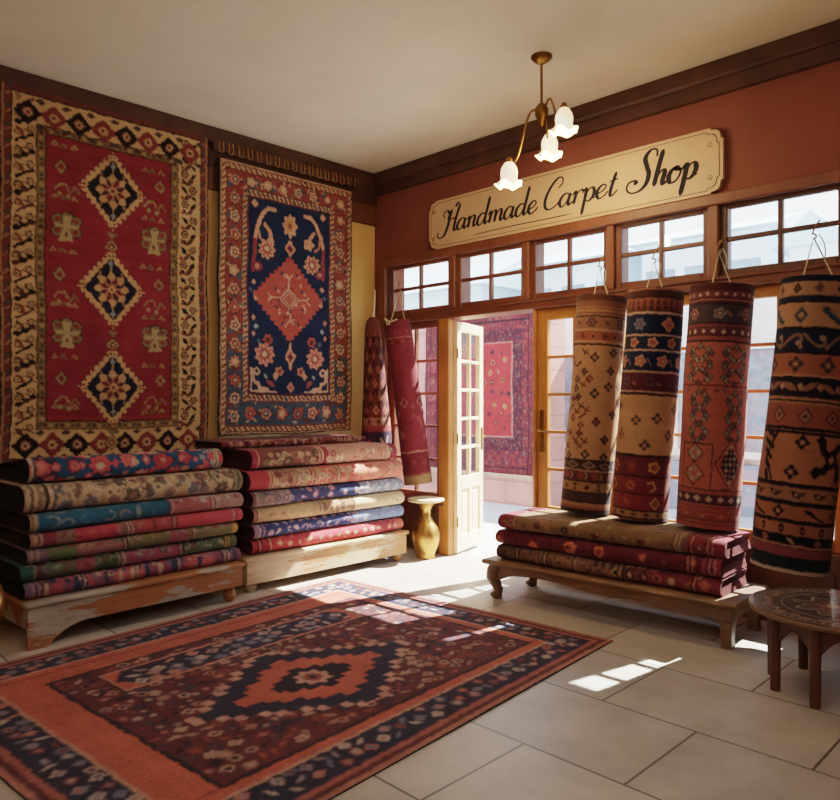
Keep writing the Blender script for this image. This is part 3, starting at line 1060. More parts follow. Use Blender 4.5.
# open French door leaf, swung out to the street
dl = empty('door_1', (-4.43, WY + .05, 0), math.atan2(.59, -.185)); dl['kind'] = 'structure'
DW, DH = .60, 2.11
mb = MB()
st = .085
mb.box(0, st, -.022, .022, .02, DH, .004); mb.box(DW - st, DW, -.022, .022, .02, DH, .004)
mb.box(st, DW - st, -.022, .022, DH - .09, DH, .004)
mb.box(st, DW - st, -.022, .022, .58, .70, .004); mb.box(st, DW - st, -.022, .022, .02, .16, .004)
mb.box(DW / 2 - .03, DW / 2 + .03, -.022, .022, .16, .58, .004)
gz0, gz1 = .70, DH - .09
mb.box(DW / 2 - .014, DW / 2 + .014, -.018, .018, gz0, gz1, .003)
for k in range(1, 5):
    z = gz0 + (gz1 - gz0) * k / 5
    mb.box(st, DW - st, -.018, .018, z - .013, z + .013, .003)
mb.build('door_frame', M['doorpale'], dl)
mb = MB(); mb.box(st - .004, DW - st + .004, -.002, .002, gz0, gz1); mb.build('pane', M['glass'], dl)
for a, b in ((st, DW / 2 - .03), (DW / 2 + .03, DW - st)):
    mb = MB(); mb.box(a - .003, b + .003, -.006, .006, .155, .585); mb.box(a + .03, b - .03, -.016, .016, .20, .54, .01)
    mb.build('panel', M['doorpale'], dl)
for z in (.3, 1.05, 1.82):
    mb = MB(); mb.tube([(-.004, -.026, z - .045), (-.004, -.026, z + .045)], .008, 8); mb.build('hinge', M['brassdark'], dl)
mb = MB(); mb.box(DW - .06, DW - .025, -.03, -.022, .92, 1.14, .003); mb.tube([(DW - .043, -.028, 1.05), (DW - .043, -.06, 1.05), (DW - .12, -.062, 1.05)], .008, 8)
mb.build('handle', M['brassdark'], dl)

# ================================================================ STREET OUTSIDE
mb = MB(); mb.box(-16, 10, WY + .2, 40, -.12, -.02); structure('street_ground', mb, M['pave'])
mb = MB(); mb.box(-12.5, -5.55, 7.85, 8.3, -.02, 2.72); structure('wall_street', mb, M['pink'])
mb = MB(); mb.box(-6.5, 2.0, WY + .22, WY + .92, 2.97, 3.05); structure('sun_block_eave', mb, M['brown'])  # added eave, out of view, keeps direct sun out of the transoms
# opposite shop front with blue-grey windows
sf = empty('shop_building', (0, 0, 0)); tag(sf, 'pale shop building across the street seen through the panes', 'building')
mb = MB(); mb.box(-6.8, 3.5, 9.2, 9.6, -.02, 2.95); mb.build('facade', M['white'], sf)
for k in range(7):
    x = -6.35 + k * 1.35
    mb = MB(); mb.box(x + .1, x + 1.15, 9.14, 9.2, .75, 2.05, .01); w = mb.build('shop_window', M['darkglass'], sf)
    mb = MB()
    for a in (x + .06, x + 1.11): mb.box(a, a + .08, 9.1, 9.16, .7, 2.1)
    mb.box(x + .06, x + 1.19, 9.1, 9.16, 2.02, 2.1); mb.box(x + .06, x + 1.19, 9.1, 9.16, .68, .76); mb.box(x + .58, x + .64, 9.1, 9.16, .75, 2.05)
    mb.build('window_frame', M['white'], w)
for x in (-6.33, -4.98, -3.63, -2.28, -.93, .42):
    mb = MB(); mb.box(x - .09, x + .09, 9.05, 9.2, -.02, 2.7, .01); mb.build('pillar', M['pink'], sf)
mb = MB(); mb.box(-6.8, 3.5, 9.08, 9.2, -.02, .6, .01); mb.build('plinth', M['shopblue'], sf)


def far_house(x0, x1, y, h, ridge, gable, label):
    t = empty('street_house', (0, 0, 0)); tag(t, label, 'building')
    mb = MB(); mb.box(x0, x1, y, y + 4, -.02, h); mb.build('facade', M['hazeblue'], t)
    mb = MB()
    if gable:
        mb.prism([(x0 - .3, h), (x1 + .3, h), ((x0 + x1) / 2, ridge)], y - .3, y + 4.3, 'y')
    else:
        mb.prism([(y - .4, h), (y + 4.4, h), (y + 2, ridge)], x0 - .3, x1 + .3, 'x')
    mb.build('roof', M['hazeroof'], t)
    for k in range(3):
        xx = x0 + (x1 - x0) * (k + .5) / 3
        mb = MB(); mb.box(xx - .4, xx + .4, y - .04, y, h - 2.0, h - .7, .01); mb.build('window', M['shopblue'], t)


far_house(-22.0, -15.2, 18, 5.1, 6.3, False, 'hazy pale blue terraced house left beyond the red street carpet')
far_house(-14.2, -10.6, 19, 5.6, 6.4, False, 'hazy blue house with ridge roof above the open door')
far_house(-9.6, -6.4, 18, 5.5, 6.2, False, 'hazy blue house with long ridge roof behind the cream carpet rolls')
far_house(-5.4, -4.4, 16.5, 4.6, 5.3, True, 'narrow gabled hazy blue house behind the cords of the salmon carpet roll')

# ================================================================ CARPETS ON THE LEFT WALL
cvr = design_red_hanging()
o = hang_rug('wall_carpet', cvr, -5.40, 1.44, 3.52, .006, stretch=1.02)
tag(o, 'large red wall carpet with dark diamond medallions and cream border', 'carpet')
cvn = design_navy_hanging()
o = hang_rug('wall_carpet', cvn, -5.38, 3.05, 3.385, .010, curl=.03)
tag(o, 'navy wall carpet with stepped coral medallion and red border', 'carpet')
fringe(o, (-5.37, 3.05, 1.12), (-5.385, 4.46, 1.108), .045, 150, M['cotton'])
# rail with brass clips above the navy carpet
rl = empty('carpet_rail', (-5.36, 3.0, 3.44)); tag(rl, 'dark rail with brass clips along the top of the navy wall carpet', 'rail')
mb = MB(); mb.box(-.05, .0, .0, 1.54, .0, .07, .006); mb.build('batten', M['dark'], rl)
for k in range(17):
    y = .06 + k * .09
    mb = MB()
    mb.tube([(.004, y - .018, .075), (.012, y - .02, .03), (.012, y - .018, -.012), (.006, y, -.018), (.012, y + .018, -.012), (.012, y + .02, .03), (.004, y + .018, .075)], .0045, 6)
    mb.build('clip', M['brass'], rl)

# ================================================================ BENCHES AND FOLDED STACKS ON THE LEFT
def low_bench(y0, y1, zt, ap, mat, label, arch=False, xc=-4.98):
    t = empty('low_bench', (xc, (y0 + y1) / 2, 0)); tag(t, label, 'bench')
    L = (y1 - y0); h = L / 2
    X0, X1 = -.38, .42      # back / front relative
    mb = MB(); mb.box(X0, X1, -h, h, zt - .03, zt, .008); mb.build('bench_top', mat, t)
    zb = zt - .03 - ap
    mb = MB()
    if arch:
        n = 14
        out = [(-h + .02, zt - .03), (-h + .02, 0.0), (-h + .13, 0.0)]
        for k in range(n + 1):
            a = k / n
            out.append((-h + .13 + .22 * a, .0 + (zb) * (math.sin(a * PI / 2)) ** .7))
        for k in range(n + 1):
            a = k / n
            out.append((h - .35 + .30 * a, zb))
        out += [(h - .02, zb), (h - .02, zt - .03)]
        mb.prism(out, X1 - .045, X1 - .015, 'x')
    else:
        mb.box(X1 - .045, X1 - .015, -h + .02, h - .02, zb, zt - .03, .004)
    mb.build('apron', mat, t)
    for s in (-1, 1):
        mb = MB(); mb.box(X0 + .03, X1 - .045, s * (h - .035) - .014, s * (h - .035) + .014, zb, zt - .03, .004); mb.build('end_apron', mat, t)
    for sx in (X0 + .08, X1 - .075):
        for s in (-1, 1):
            mb = MB()
            mb.lathe([(.0, 0), (.022, 0), (.030, .01), (.044, .035), (.046, zb * .55), (.034, zb * .72), (.03, zb * .8), (.042, zb * .9), (.044, zb), (0, zb)], 16, (sx, s * (h - .085), 0))
            mb.build('leg', mat, t)
    return t


b1 = low_bench(1.29, 2.72, .265, .125, M['chip1'], 'low bench with chipped grey paint under the taller dark rug stack', True, xc=-4.85)
b1.rotation_euler = (0, 0, math.radians(2.2)); b1.location.x = -4.87 + .72 * math.sin(math.radians(2.2))
b2 = low_bench(2.80, 4.43, .262, .165, M['chip2'], 'low bench with worn cream paint under the sunlit rug stack')


def place_fold(o, xfront, y0, z, rz=PI / 2):
    o.location = (xfront, y0, z); o.rotation_euler = (0, 0, rz)


D1 = .72
S1 = [  # bottom to top: (y0, y1, thickness, x front, design, edge, label)
    (1.36, 2.77, .098, -4.60, dict(segs=[(0, .06, '6e5a78'), (.06, .14, '9a4458'), (.14, .36, '7a4a62'), (.36, .5, 'b04a50'), (.5, .7, '80405a'), (.7, .85, 'b8525a'), (.85, 1, '744662')],
        deco=[dict(cols=['2d3a58', 'b89a80', '8f3a48', '6a6a80'], step=5, size=2.4, kinds='fdlc'), dict(cols=['b89a80', '2d3a58', 'a04050'], step=9, size=3, kinds='b')],
        stripes=stripes_at((.03, ['9a7a80', '4a3a52', '9a7a80', '5a3a4a'], 1.6), (.22, ['3a3048', 'a08a80', '3a3048'], 1.3), (.45, ['a89080', '503048', 'a89080'], 1.2), (.66, ['3a3048', 'a89080'], 1.4), (.9, ['503048', 'a89080', '503048', 'a89080'], 1.5)))),
    (1.34, 2.745, .105, -4.615, dict(segs=[(0, .05, '2f5a58'), (.05, .1, '5a4048'), (.1, .22, '56604e'), (.22, .3, '8a4a52'), (.3, .42, '465840'), (.42, .7, '8a3f58'), (.7, 1, '4f5f46')],
        deco=dict(cols=['7f8a78', '7a3348', '38463a', '9a8a70'], step=5.5, size=2.5, kinds='fclc'),
        stripes=stripes_at((.055, ['8a8070', '4a2a38'], 1.6), (.40, ['9a8a78', '5a2a40', '9a8a78'], 1.4), (.69, ['5a2a40', '9a8a78', '3a3a34'], 1.5), (.94, ['b08a40', '3a3a34', 'b08a40'], 1.2)))),
    (1.375, 2.745, .089, -4.60, dict(segs=[(0, .08, '7a6278'), (.08, .2, '5f7048'), (.2, .42, '8f5a5e'), (.42, .62, '6a6a4c'), (.62, .72, '8f4a58'), (.72, .97, '77704e'), (.97, 1, 'b08438')],
        deco=dict(cols=['9a7a60', '8a3a50', '56603e', 'a08a78'], step=5.5, size=2.3, kinds='clcf'),
        stripes=stripes_at((.02, ['a88a88', '6a4a60', 'a88a88'], 1.5), (.40, ['4a2a38', '9a8a60', '4a2a38'], 1.4), (.74, ['6a3040', 'a08a60'], 1.5)))),
    (1.39, 2.775, .094, -4.595, dict(segs=[(0, .03, 'a06a60'), (.03, .10, '8a3048'), (.10, .18, '8a6a60'), (.18, .36, 'b02c48'), (.36, .44, '8a5a58'), (.44, .62, 'a83e4a'), (.62, 1, 'c0384c')],
        deco=dict(cols=['a08a70', '7a2338', 'b5646a'], step=8, size=2, kinds='bcl', x1=.7),
        stripes=stripes_at((.02, ['b59a80', '7a3040', 'b59a80'], 1.5), (.40, ['7a5a58', 'b59a80', '7a2a38', 'b59a80'], 1.3), (.62, ['7a2a38', 'b08a78', '7a2a38'], 1.5), (.95, ['b08a78', '8a2a38'], 1.6)))),
    (1.385, 2.785, .110, -4.60, dict(segs=[(0, .03, 'a5886c'), (.03, .60, '1f5f80'), (.60, .85, 'a85a62'), (.85, 1, 'a08078')],
        deco=[dict(cols=['7f8a90', '8a7a70', '4a7890'], step=11, size=4.0, kinds='fcl', x1=.56), dict(cols=['c89a90', '8a3a48', 'b0b0a8'], step=5, size=2.4, kinds='clf', x0=.62)],
        stripes=stripes_at((.01, ['8a6a50', 'c0a080'], 1.6), (.60, ['274a68', '7f3a4a', 'b59a90'], 1.4), (.82, ['7f4a50', 'b59a90', '7f4a50', 'b59a90'], 1.5)))),
    (1.355, 2.785, .170, -4.61, dict(segs=[(0, .09, 'a08770'), (.09, .95, 'b89c7c'), (.95, 1, '8a8068')],
        deco=[dict(cols=['5c5650', '8a6a60', '9a7468', '6d727c'], step=13, size=5.4, kinds='ff', out='d0b894', pitch=11), dict(cols=['5c5650', '7f4a44', 'd0b894'], step=6.5, size=2.6, kinds='lcd', pitch=6)],
        stripes=stripes_at((.015, ['c4ac8c', '6e5a4a', 'c4ac8c', '8a7058'], 2), (.085, ['4a3a30', 'c4ac8c'], 2.4), (.955, ['5c5650', '9a8a70', '5c5650'], 1.8)))),
    (1.40, 2.66, .155, -4.655, dict(segs=[(0, .02, 'b5a58c'), (.02, .12, '333a50'), (.12, .97, '164c78'), (.97, 1, 'b5a58c')],
        deco=[dict(cols=['c0424a', 'a8303c', 'cf6a66'], step=19, size=6.2, kinds='f', out='12304f', pitch=13), dict(cols=['c0424a', 'd07a70', 'b8ac90'], step=11, size=2.6, kinds='fd', pitch=8), dict(cols=['c04a50', '8f9a9a', 'b03040'], step=5, size=2.6, kinds='fl', x0=.87)],
        stripes=stripes_at((.012, ['c8b898', '5a4a48'], 1.6), (.95, ['c8b898', '4a4a58', 'c8b898'], 1.3)))),
]
LB1 = ['purple and pink striped folded rug at the bottom of the dark stack',
       'dark green and plum folded rug, second from the bottom of the dark left stack',
       'olive and dusty pink folded rug between the crimson and dark green rugs',
       'crimson pink striped folded rug in the left stack beneath the teal one',
       'folded rug with teal left half and pinkish right half, under the beige one',
       'thick beige folded rug with grey floral lattice beneath the blue flowered rug',
       'blue folded rug with red flowers on top of the left stack']
z = .267
RS = math.radians(2.2)     # the bench stands slightly askew
for k, (y0, y1, h, xf, sp, ) in enumerate(S1):
    L = y1 - y0; h *= .958
    cv = fold_design(L, D1, h, sp['segs'], sp['deco'], 20 + k, 1.5, sp['stripes'])
    o = folded_rug(cv, L, D1 + .08 + (xf + 4.60), h, 210, seed=k, edge=('120c0b', '2c1a15'), drop=.085 if k == 6 else 0.0)
    dy = y0 - .035 - 2.72
    place_fold(o, xf + .085 - dy * math.sin(RS), 2.72 + dy * math.cos(RS), z, PI / 2 + RS); z += h + .002
    tag(o, LB1[k], 'folded rug', 'folded rugs in the left stack')

S2 = [
    (2.89, 4.40, .114, -4.60, dict(segs=[(0, .10, '9a1a34'), (.10, .93, 'b32438'), (.93, 1, 'c85a50')],
        deco=[dict(cols=['c9a070', 'd0b088'], step=9, size=1.9, kinds='f', x0=.16, pitch=9), dict(cols=['7a1428', 'd08068'], step=8, size=1.6, kinds='lc', pitch=6)],
        stripes=stripes_at((.03, ['6a1024', 'c07060', '6a1024'], 1.4), (.10, ['d0a080', '7a1428'], 1.2)))),
    (2.895, 4.405, .106, -4.605, dict(segs=[(0, .06, '8a7088'), (.06, .62, '2c3a6e'), (.62, 1, '7189b5')],
        deco=[dict(cols=['c98a98', 'b59ab0', 'd0b0a8'], step=8, size=2.6, kinds='fcl', x1=.66), dict(cols=['c9d0da', 'b0a0b8', '4a5a90'], step=8, size=2.2, kinds='lcd', x0=.6)],
        stripes=stripes_at((.03, ['b0a0a8', '3a3a60'], 1.8)))),
    (2.90, 4.41, .122, -4.60, dict(segs=[(0, .04, 'a07058'), (.04, .34, 'c9a678'), (.34, .6, 'b08c66'), (.6, 1, 'dcc095')],
        deco=[dict(cols=['5c4438', '7a5a48', '9a7058'], step=5, size=2.8, kinds='fcl', x0=.40, x1=.64), dict(cols=['a07a58', 'b58a68', '9a6a50'], step=9, size=2.0, kinds='cl', x1=.4), dict(cols=['c9a070', 'b58a68'], step=10, size=2.0, kinds='cl', x0=.6)],
        stripes=stripes_at((.02, ['7a4a3a', 'd0b088'], 1.6), (.39, ['6a4a3c', 'd0b088', '6a4a3c'], 1.2), (.62, ['6a4a3c', 'd0b088'], 1.4)))),
    (2.885, 4.40, .112, -4.605, dict(segs=[(0, .22, '80706e'), (.22, .68, '303a6a'), (.68, 1, '8593b0')],
        deco=[dict(cols=['c98a90', 'b5a0a0', '50405a'], step=7, size=2.6, kinds='cfl', x1=.5), dict(cols=['d08a90', 'c9b0b8'], step=13, size=2.2, kinds='d', x0=.3, x1=.75), dict(cols=['e0d4cc', 'c0c4cc'], step=7, size=3.2, kinds='lc', x0=.68)],
        stripes=stripes_at((.01, ['6a3040', 'a08a88'], 1.8)))),
    (2.87, 4.39, .155, -4.60, dict(segs=[(0, .12, 'b02a3a'), (.12, .34, '9a6a58'), (.34, .66, 'c05040'), (.66, 1, 'd06a55')],
        deco=[dict(cols=['a58a60', '7a3a38', 'c9a888'], step=6, size=3.0, kinds='fcb', x0=.14, x1=.6), dict(cols=['e0b090', 'b54038', 'c98a60'], step=8, size=3.6, kinds='lc', x0=.55)],
        stripes=stripes_at((.11, ['d0a080', '7a2030', 'd0a080'], 1.3), (.35, ['7a3030', 'd0a080', '7a3030'], 1.3), (.52, ['8a3a38', 'c9a070', '8a3a38'], 1.4)))),
    (2.90, 4.33, .148, -4.625, dict(segs=[(0, .06, '8f1c34'), (.06, .40, '7a4440'), (.40, .48, '8a2030'), (.48, .95, 'c58068'), (.95, 1, '8a2030')],
        deco=[dict(cols=['c0a078', '5a4038', 'a07058', '6e6a50'], step=7, size=3.6, kinds='ffc', x0=.08, x1=.42, out='4a2024'), dict(cols=['e0c0a0', '9a4038', 'c0a070'], step=6, size=3.0, kinds='flc', x0=.5, x1=.95)],
        stripes=stripes_at((.04, ['c08068', '6a1424'], 1.3), (.42, ['d0a080', '6a1424', 'd0a080'], 1.3), (.94, ['d0a080', '6a1424'], 1.4)))),
]
LB2 = ['red folded rug with small tan flowers, lying directly on the cream bench',
       'blue folded rug with pink specks, next above the bottom red rug',
       'tan folded rug with brown mid motif, sandwiched by two blue rugs',
       'navy folded rug with pale blue right end, between the coral and tan rugs',
       'coral red folded rug with tan bands, under the maroon folded rug',
       'maroon and coral folded rug with tan motifs, uppermost fold of the sunlit stack']
z = .264
for k, (y0, y1, h, xf, sp) in enumerate(S2):
    L = y1 - y0
    cv = fold_design(L, D1, h, sp['segs'], sp['deco'], 50 + k, 1.5, sp['stripes'])
    o = folded_rug(cv, L, D1 + (xf + 4.60), h, 210, seed=20 + k, edge=('2a1416', '8a3038'))
    place_fold(o, xf, y0, z); z += h + .002
    tag(o, LB2[k], 'folded rug', 'folded rugs in the sunlit stack')
# a flat dark rug lying at the back on top
L, h = 1.42, .055
cv = fold_design(L, .5, h, [(0, 1, '6a2028')], dict(cols=['a0705a', '3a2028', '8a3038', 'b08a70'], step=5, size=2.4, kinds='fclb', rows=(-5, -4, -3, -2, -1, 0, 1)), 77, 1.5, ())
o = folded_rug(cv, L, .44, h, 200, seed=33, edge=('2a1416', '7a3038'))
place_fold(o, -4.885, 2.80, z)
tag(o, 'thin dark red patterned rug lying at the back on top of the sunlit stack', 'folded rug', 'folded rugs in the sunlit stack')

# ================================================================ ROLLED CARPETS
RN = 260


def roll_mesh(root, cv, L, r0, r1, phi0, nz, nphi, edge_col, oval=.0, taper=None, seed=0, seam=True):
    """outer skin of a rolled carpet hanging along -z from the root; front of the design faces angle phi0.
       Design x in [0,1] of the width covers the whole turn, its middle faces phi0"""
    r = np.random.default_rng(seed)
    ph = r.uniform(0, 6, 4)
    T = np.linspace(0, 1, nphi); S = np.linspace(0, 1, nz)
    TT, SS = np.meshgrid(T, S)
    th = phi0 + (TT - .5) * 2 * PI
    rad = (r0 + (r1 - r0) * SS) if taper is None else np.interp(SS, taper[0], taper[1])
    rad = rad * (1 + .012 * np.sin(SS * 7 + ph[0]) * np.cos(th * 2 + ph[1]) + .008 * np.sin(SS * 15 + th + ph[2]))
    # the outermost turn spirals out a little, leaving a seam at the back right
    rad = rad * (1 + .035 * np.clip((TT - .5) * 2, 0, 1) ** 2)
    rad = rad * (1 + .02 * np.exp(-SS / .01) - .03 * np.exp(-SS / .004))
    X = rad * np.cos(th); Y = rad * np.sin(th) ; Z = -SS * L
    bx = .006 * np.sin(SS * 5 + ph[3])
    P = np.stack([X + bx, Y, Z], -1)
    C = cv.at(TT * cv.W, SS * cv.H)
    o = grid_mesh('carpet', P[:, ::1], C, M['wool'], root)
    # spiral of inner turns showing at both ends
    e = lin(edge_col)
    for end, s in (('top', 0.0), ('bottom', 1.0)):
        rr = float(np.interp(s, taper[0], taper[1])) if taper else (r0 if s == 0 else r1)
        turns, n = 5, 170
        a = np.linspace(0, turns * 2 * PI, n)
        R = rr * (.985 - .80 * a / a[-1])
        zz = -L * s + (-.006 if s == 0 else .006)
        dr = rr * .80 / turns * .62
        bx0 = .006 * math.sin(s * 5 + ph[3])
        g = []
        for q, (dR, dz) in enumerate(((0, 0), (0, 1), (-1, 1), (-1, 0))):
            d = -.05 if s == 0 else .05
            g.append(np.stack([(R + dR * dr) * np.cos(phi0 + PI + a) + bx0, (R + dR * dr) * np.sin(phi0 + PI + a), np.full(n, zz) + (d if dz == 0 else 0)], -1))
        G = np.array(g)
        K = np.tile(e, (4, n, 1)) * np.array([.5, 1, .9, .4])[:, None, None]
        grid_mesh('rolled_end', G, K, M['wool'], root)
    return o


def hang_cord(root, r, apex, off, two=True, phi=0.0, hook_up=.09):
    """cord loop from both sides of the top up to an S hook; all in root space"""
    mb = MB()
    ca, sa = math.cos(phi), math.sin(phi)
    A = Vector(apex)
    pL = Vector((-off * ca, -off * sa, -.02)); pR = Vector((off * ca, off * sa, -.02))
    mb.tube([pL + Vector((0, 0, -.03)), pL, A, pR, pR + Vector((0, 0, -.03))], .0055, 6)
    mb.tube([pL + Vector((-.02 * ca, -.02 * sa, .012)), (pL + pR) / 2 + Vector((0, 0, .014)), pR + Vector((.03 * ca, .03 * sa, .012))], .0045, 6)
    mb.tube([pR + Vector((0, 0, .1)) * .0 + (A - pR) * .55, (A - pR) * .62 + pR + Vector((.012 * ca, .012 * sa, .03)), (A - pR) * .75 + pR + Vector((.022 * ca, .022 * sa, .04)), (A - pR) * .9 + pR + Vector((.012 * ca, .012 * sa, .05))], .004, 6)
    mb.build('cord', M['cord'], root)
    mb = MB()
    pts = []
    for k in range(9):
        a = -PI * .5 + PI * 1.25 * k / 8
        pts.append(A + Vector((.014 * math.cos(a) * ca, .014 * math.cos(a) * sa, .006 + .014 * math.sin(a))))
    q = pts[-1]
    for k in range(1, 6):
        pts.append(q + Vector((.02 * k / 5, .035 * k / 5, .02 + (hook_up - .02) * k / 5)))
    mb.tube(pts, .0045, 6)
    mb.build('hook', M['brassdark'], root)


# band helper for the long rolls ------------------------------------------------
class Roll:
    """canvas with fractions of the visible length (0 top, 1 bottom)"""
    def __init__(s, W, H, res, base):
        s.cv = Cv(W, H, res, base); s.W, s.H = W, H
        s.m = lambda f: f
    def band(s, a, b, c): s.cv.rect(0, s.m(a) * s.H, s.W, s.m(b) * s.H, c)
    def ln(s, a, c, w=.9):
        a = s.m(a)
        s.cv.rect(0, a * s.H - w / 2, s.W, a * s.H + w / 2, c)
    def row(s, a, b, n, fn, off=.5):
        a, b = s.m(a), s.m(b)
        y = (a + b) / 2 * s.H; h = (b - a) * s.H
        for k in range(n):
            fn(s.cv, (k + off) * s.W / n, y, h, k)
    def zig(s, a, b, c1, c2, n):
        y0, y1 = a * s.H, b * s.H
        s.cv.rect(0, y0, s.W, y1, c1)
        for k in range(n):
            x = (k + .5) * s.W / n
            s.cv.poly([(x - s.W / n * .45, y1), (x, y0), (x + s.W / n * .45, y1)], c2)
    def dots(s, a, b, c, n, asp=1.0):
        y = (a + b) / 2 * s.H; r = (b - a) * s.H * .36
        for k in range(n): s.cv.dia((k + .5) * s.W / n, y, r * asp, r, c)


def f_flower(c1, c2, c3=None, sz=.36, n=6, out=None):
    return lambda cv, x, y, h, k: cv.flower(x, y, h * sz, c1 if isinstance(c1, str) else c1[k % len(c1)], c2, c3, n=n, out=out)


def f_dia(cols, c2, sz=.36, c3=None):
    def fn(cv, x, y, h, k):
        cv.dia(x, y, h * sz, h * sz * 1.15, cols[k % len(cols)]); cv.dia(x, y, h * sz * .55, h * sz * .62, c2)
        if c3: cv.dia(x, y, h * sz * .25, h * sz * .28, c3)
    return fn


def f_scroll(c, c2=None, wd=.16):
    def fn(cv, x, y, h, k):
        s = 1 if k % 2 else -1
        pts = [(x + h * .42 * math.cos(a), y + s * h * .24 * math.sin(a * 1.6)) for a in np.linspace(0, PI, 10)]
        cv.line(pts, h * wd, c)
        cv.ell(x + h * .3, y - s * h * .12, h * .13, h * .11, c2 or c)
    return fn


def knotdia(cv, x, y, r, c, inn):
    for a, b in ((0, -1), (1, 0), (0, 1), (-1, 0)):
        cv.dia(x + a * r * .62, y + b * r * .66, r * .48, r * .5, c)
    cv.dia(x, y, r * .8, r * .85, c); cv.dia(x, y, r * .42, r * .45, inn)


def design_roll_tan():
    R = Roll(107, 152, 1.9, 'bd8c58')
    T, D, RU, BR = 'c9965f', '3a2a28', '9a4630', '6e4030'
    R.band(0, .03, '5a3428'); R.band(.03, .055, '8a5238'); R.band(.055, .10, 'b07a50'); R.ln(.065, BR); R.ln(.085, BR)
    R.band(.10, .16, 'a06e4c'); R.ln(.10, D, 1.2)
    R.row(.10, .16, 10, lambda cv, x, y, h, k: (cv.flower(x, y, h * .42, '4a4240', 'a0605a', '3a2a28', n=6) if k % 2 == 0 else cv.leaf(x, y, 5, 1.6, .6, '6a4a40')))
    R.ln(.163, 'c99a6a', 1.0)
    R.band(.168, .215, 'a04e32'); R.row(.168, .215, 14, f_dia(['b8683f', '7d3a2a'], '5a2a22', .34))
    R.ln(.215, 'c99a6a', .9); R.ln(.228, D, 1.6)
    R.band(.235, .755, T)
    r = random.Random(11)
    W = R.W
    pts = []
    for k in range(260):
        x, y = r.uniform(0, W), r.uniform(.25, .74) * R.H
        fx = x / W
        dense = fx < .46
        md = 4.6 if dense else 9.5
        if any((x - a) ** 2 + (y - b) ** 2 < md * md for a, b in pts): continue
        pts.append((x, y))
        c = r.choice(['6e2830', '3f3b38', '584a3a', '7a3a34'] if dense else ['3f3b38', '4a4238', '5a3634'])
        if dense and r.random() < .55:
            a = r.choice([.7, -.7, .5])
            R.cv.line([(x - 2.4, y - 2.4 * a), (x, y + .6), (x + 2.4, y + 2.0 * a)], 1.2, c)
            R.cv.line([(x - 1, y + 2), (x + 1.6, y - 1.6)], 1.0, c)
        else:
            knotdia(R.cv, x, y, 3.3 if not dense else 2.8, c, 'b98654' if r.random() < .6 else '8a4034')
    R.band(.755, .80, '40322e'); R.ln(.757, D, 1.2); R.row(.758, .80, 9, lambda cv, x, y, h, k: (cv.dia(x, y, h * .8, h * .42, '9a8068'), cv.dia(x, y, h * .5, h * .26, '3a3432'), cv.dia(x, y, h * .2, h * .1, 'a05a4a')))
    R.ln(.802, 'a88460', .8)
    R.band(.806, .85, '5c342e'); R.row(.806, .85, 10, lambda cv, x, y, h, k: (cv.dia(x, y, h * .5, h * .42, '8a3f36'), cv.line([(x + h * .55, y - h * .3), (x + h * .75, y), (x + h * .55, y + h * .3)], .9, 'b08a60')))
    R.ln(.853, D, 1.0)
    R.band(.857, .90, 'a9834f'); R.row(.857, .90, 13, lambda cv, x, y, h, k: (cv.poly([(x - h * .3, y - h * .36), (x + h * .3, y - h * .36), (x - h * .3, y + h * .36), (x + h * .3, y + h * .36)], '4a3428') if k % 2 else cv.flower(x, y, h * .3, '7a4a30', '3a2a28', n=4)))
    R.band(.90, .945, '4a3a34'); R.row(.905, .945, 16, f_dia(['5c4c44', '3a302e'], '4a3a34', .3)); R.ln(.902, D)
    R.band(.948, .965, 'b58658'); R.band(.965, .978, '94583e'); R.band(.978, 1, '332a2a'); R.ln(.948, D, .8)
    return R.cv.done(.06, .09, 21, wob=.22, tint=(.86, .76, .80))


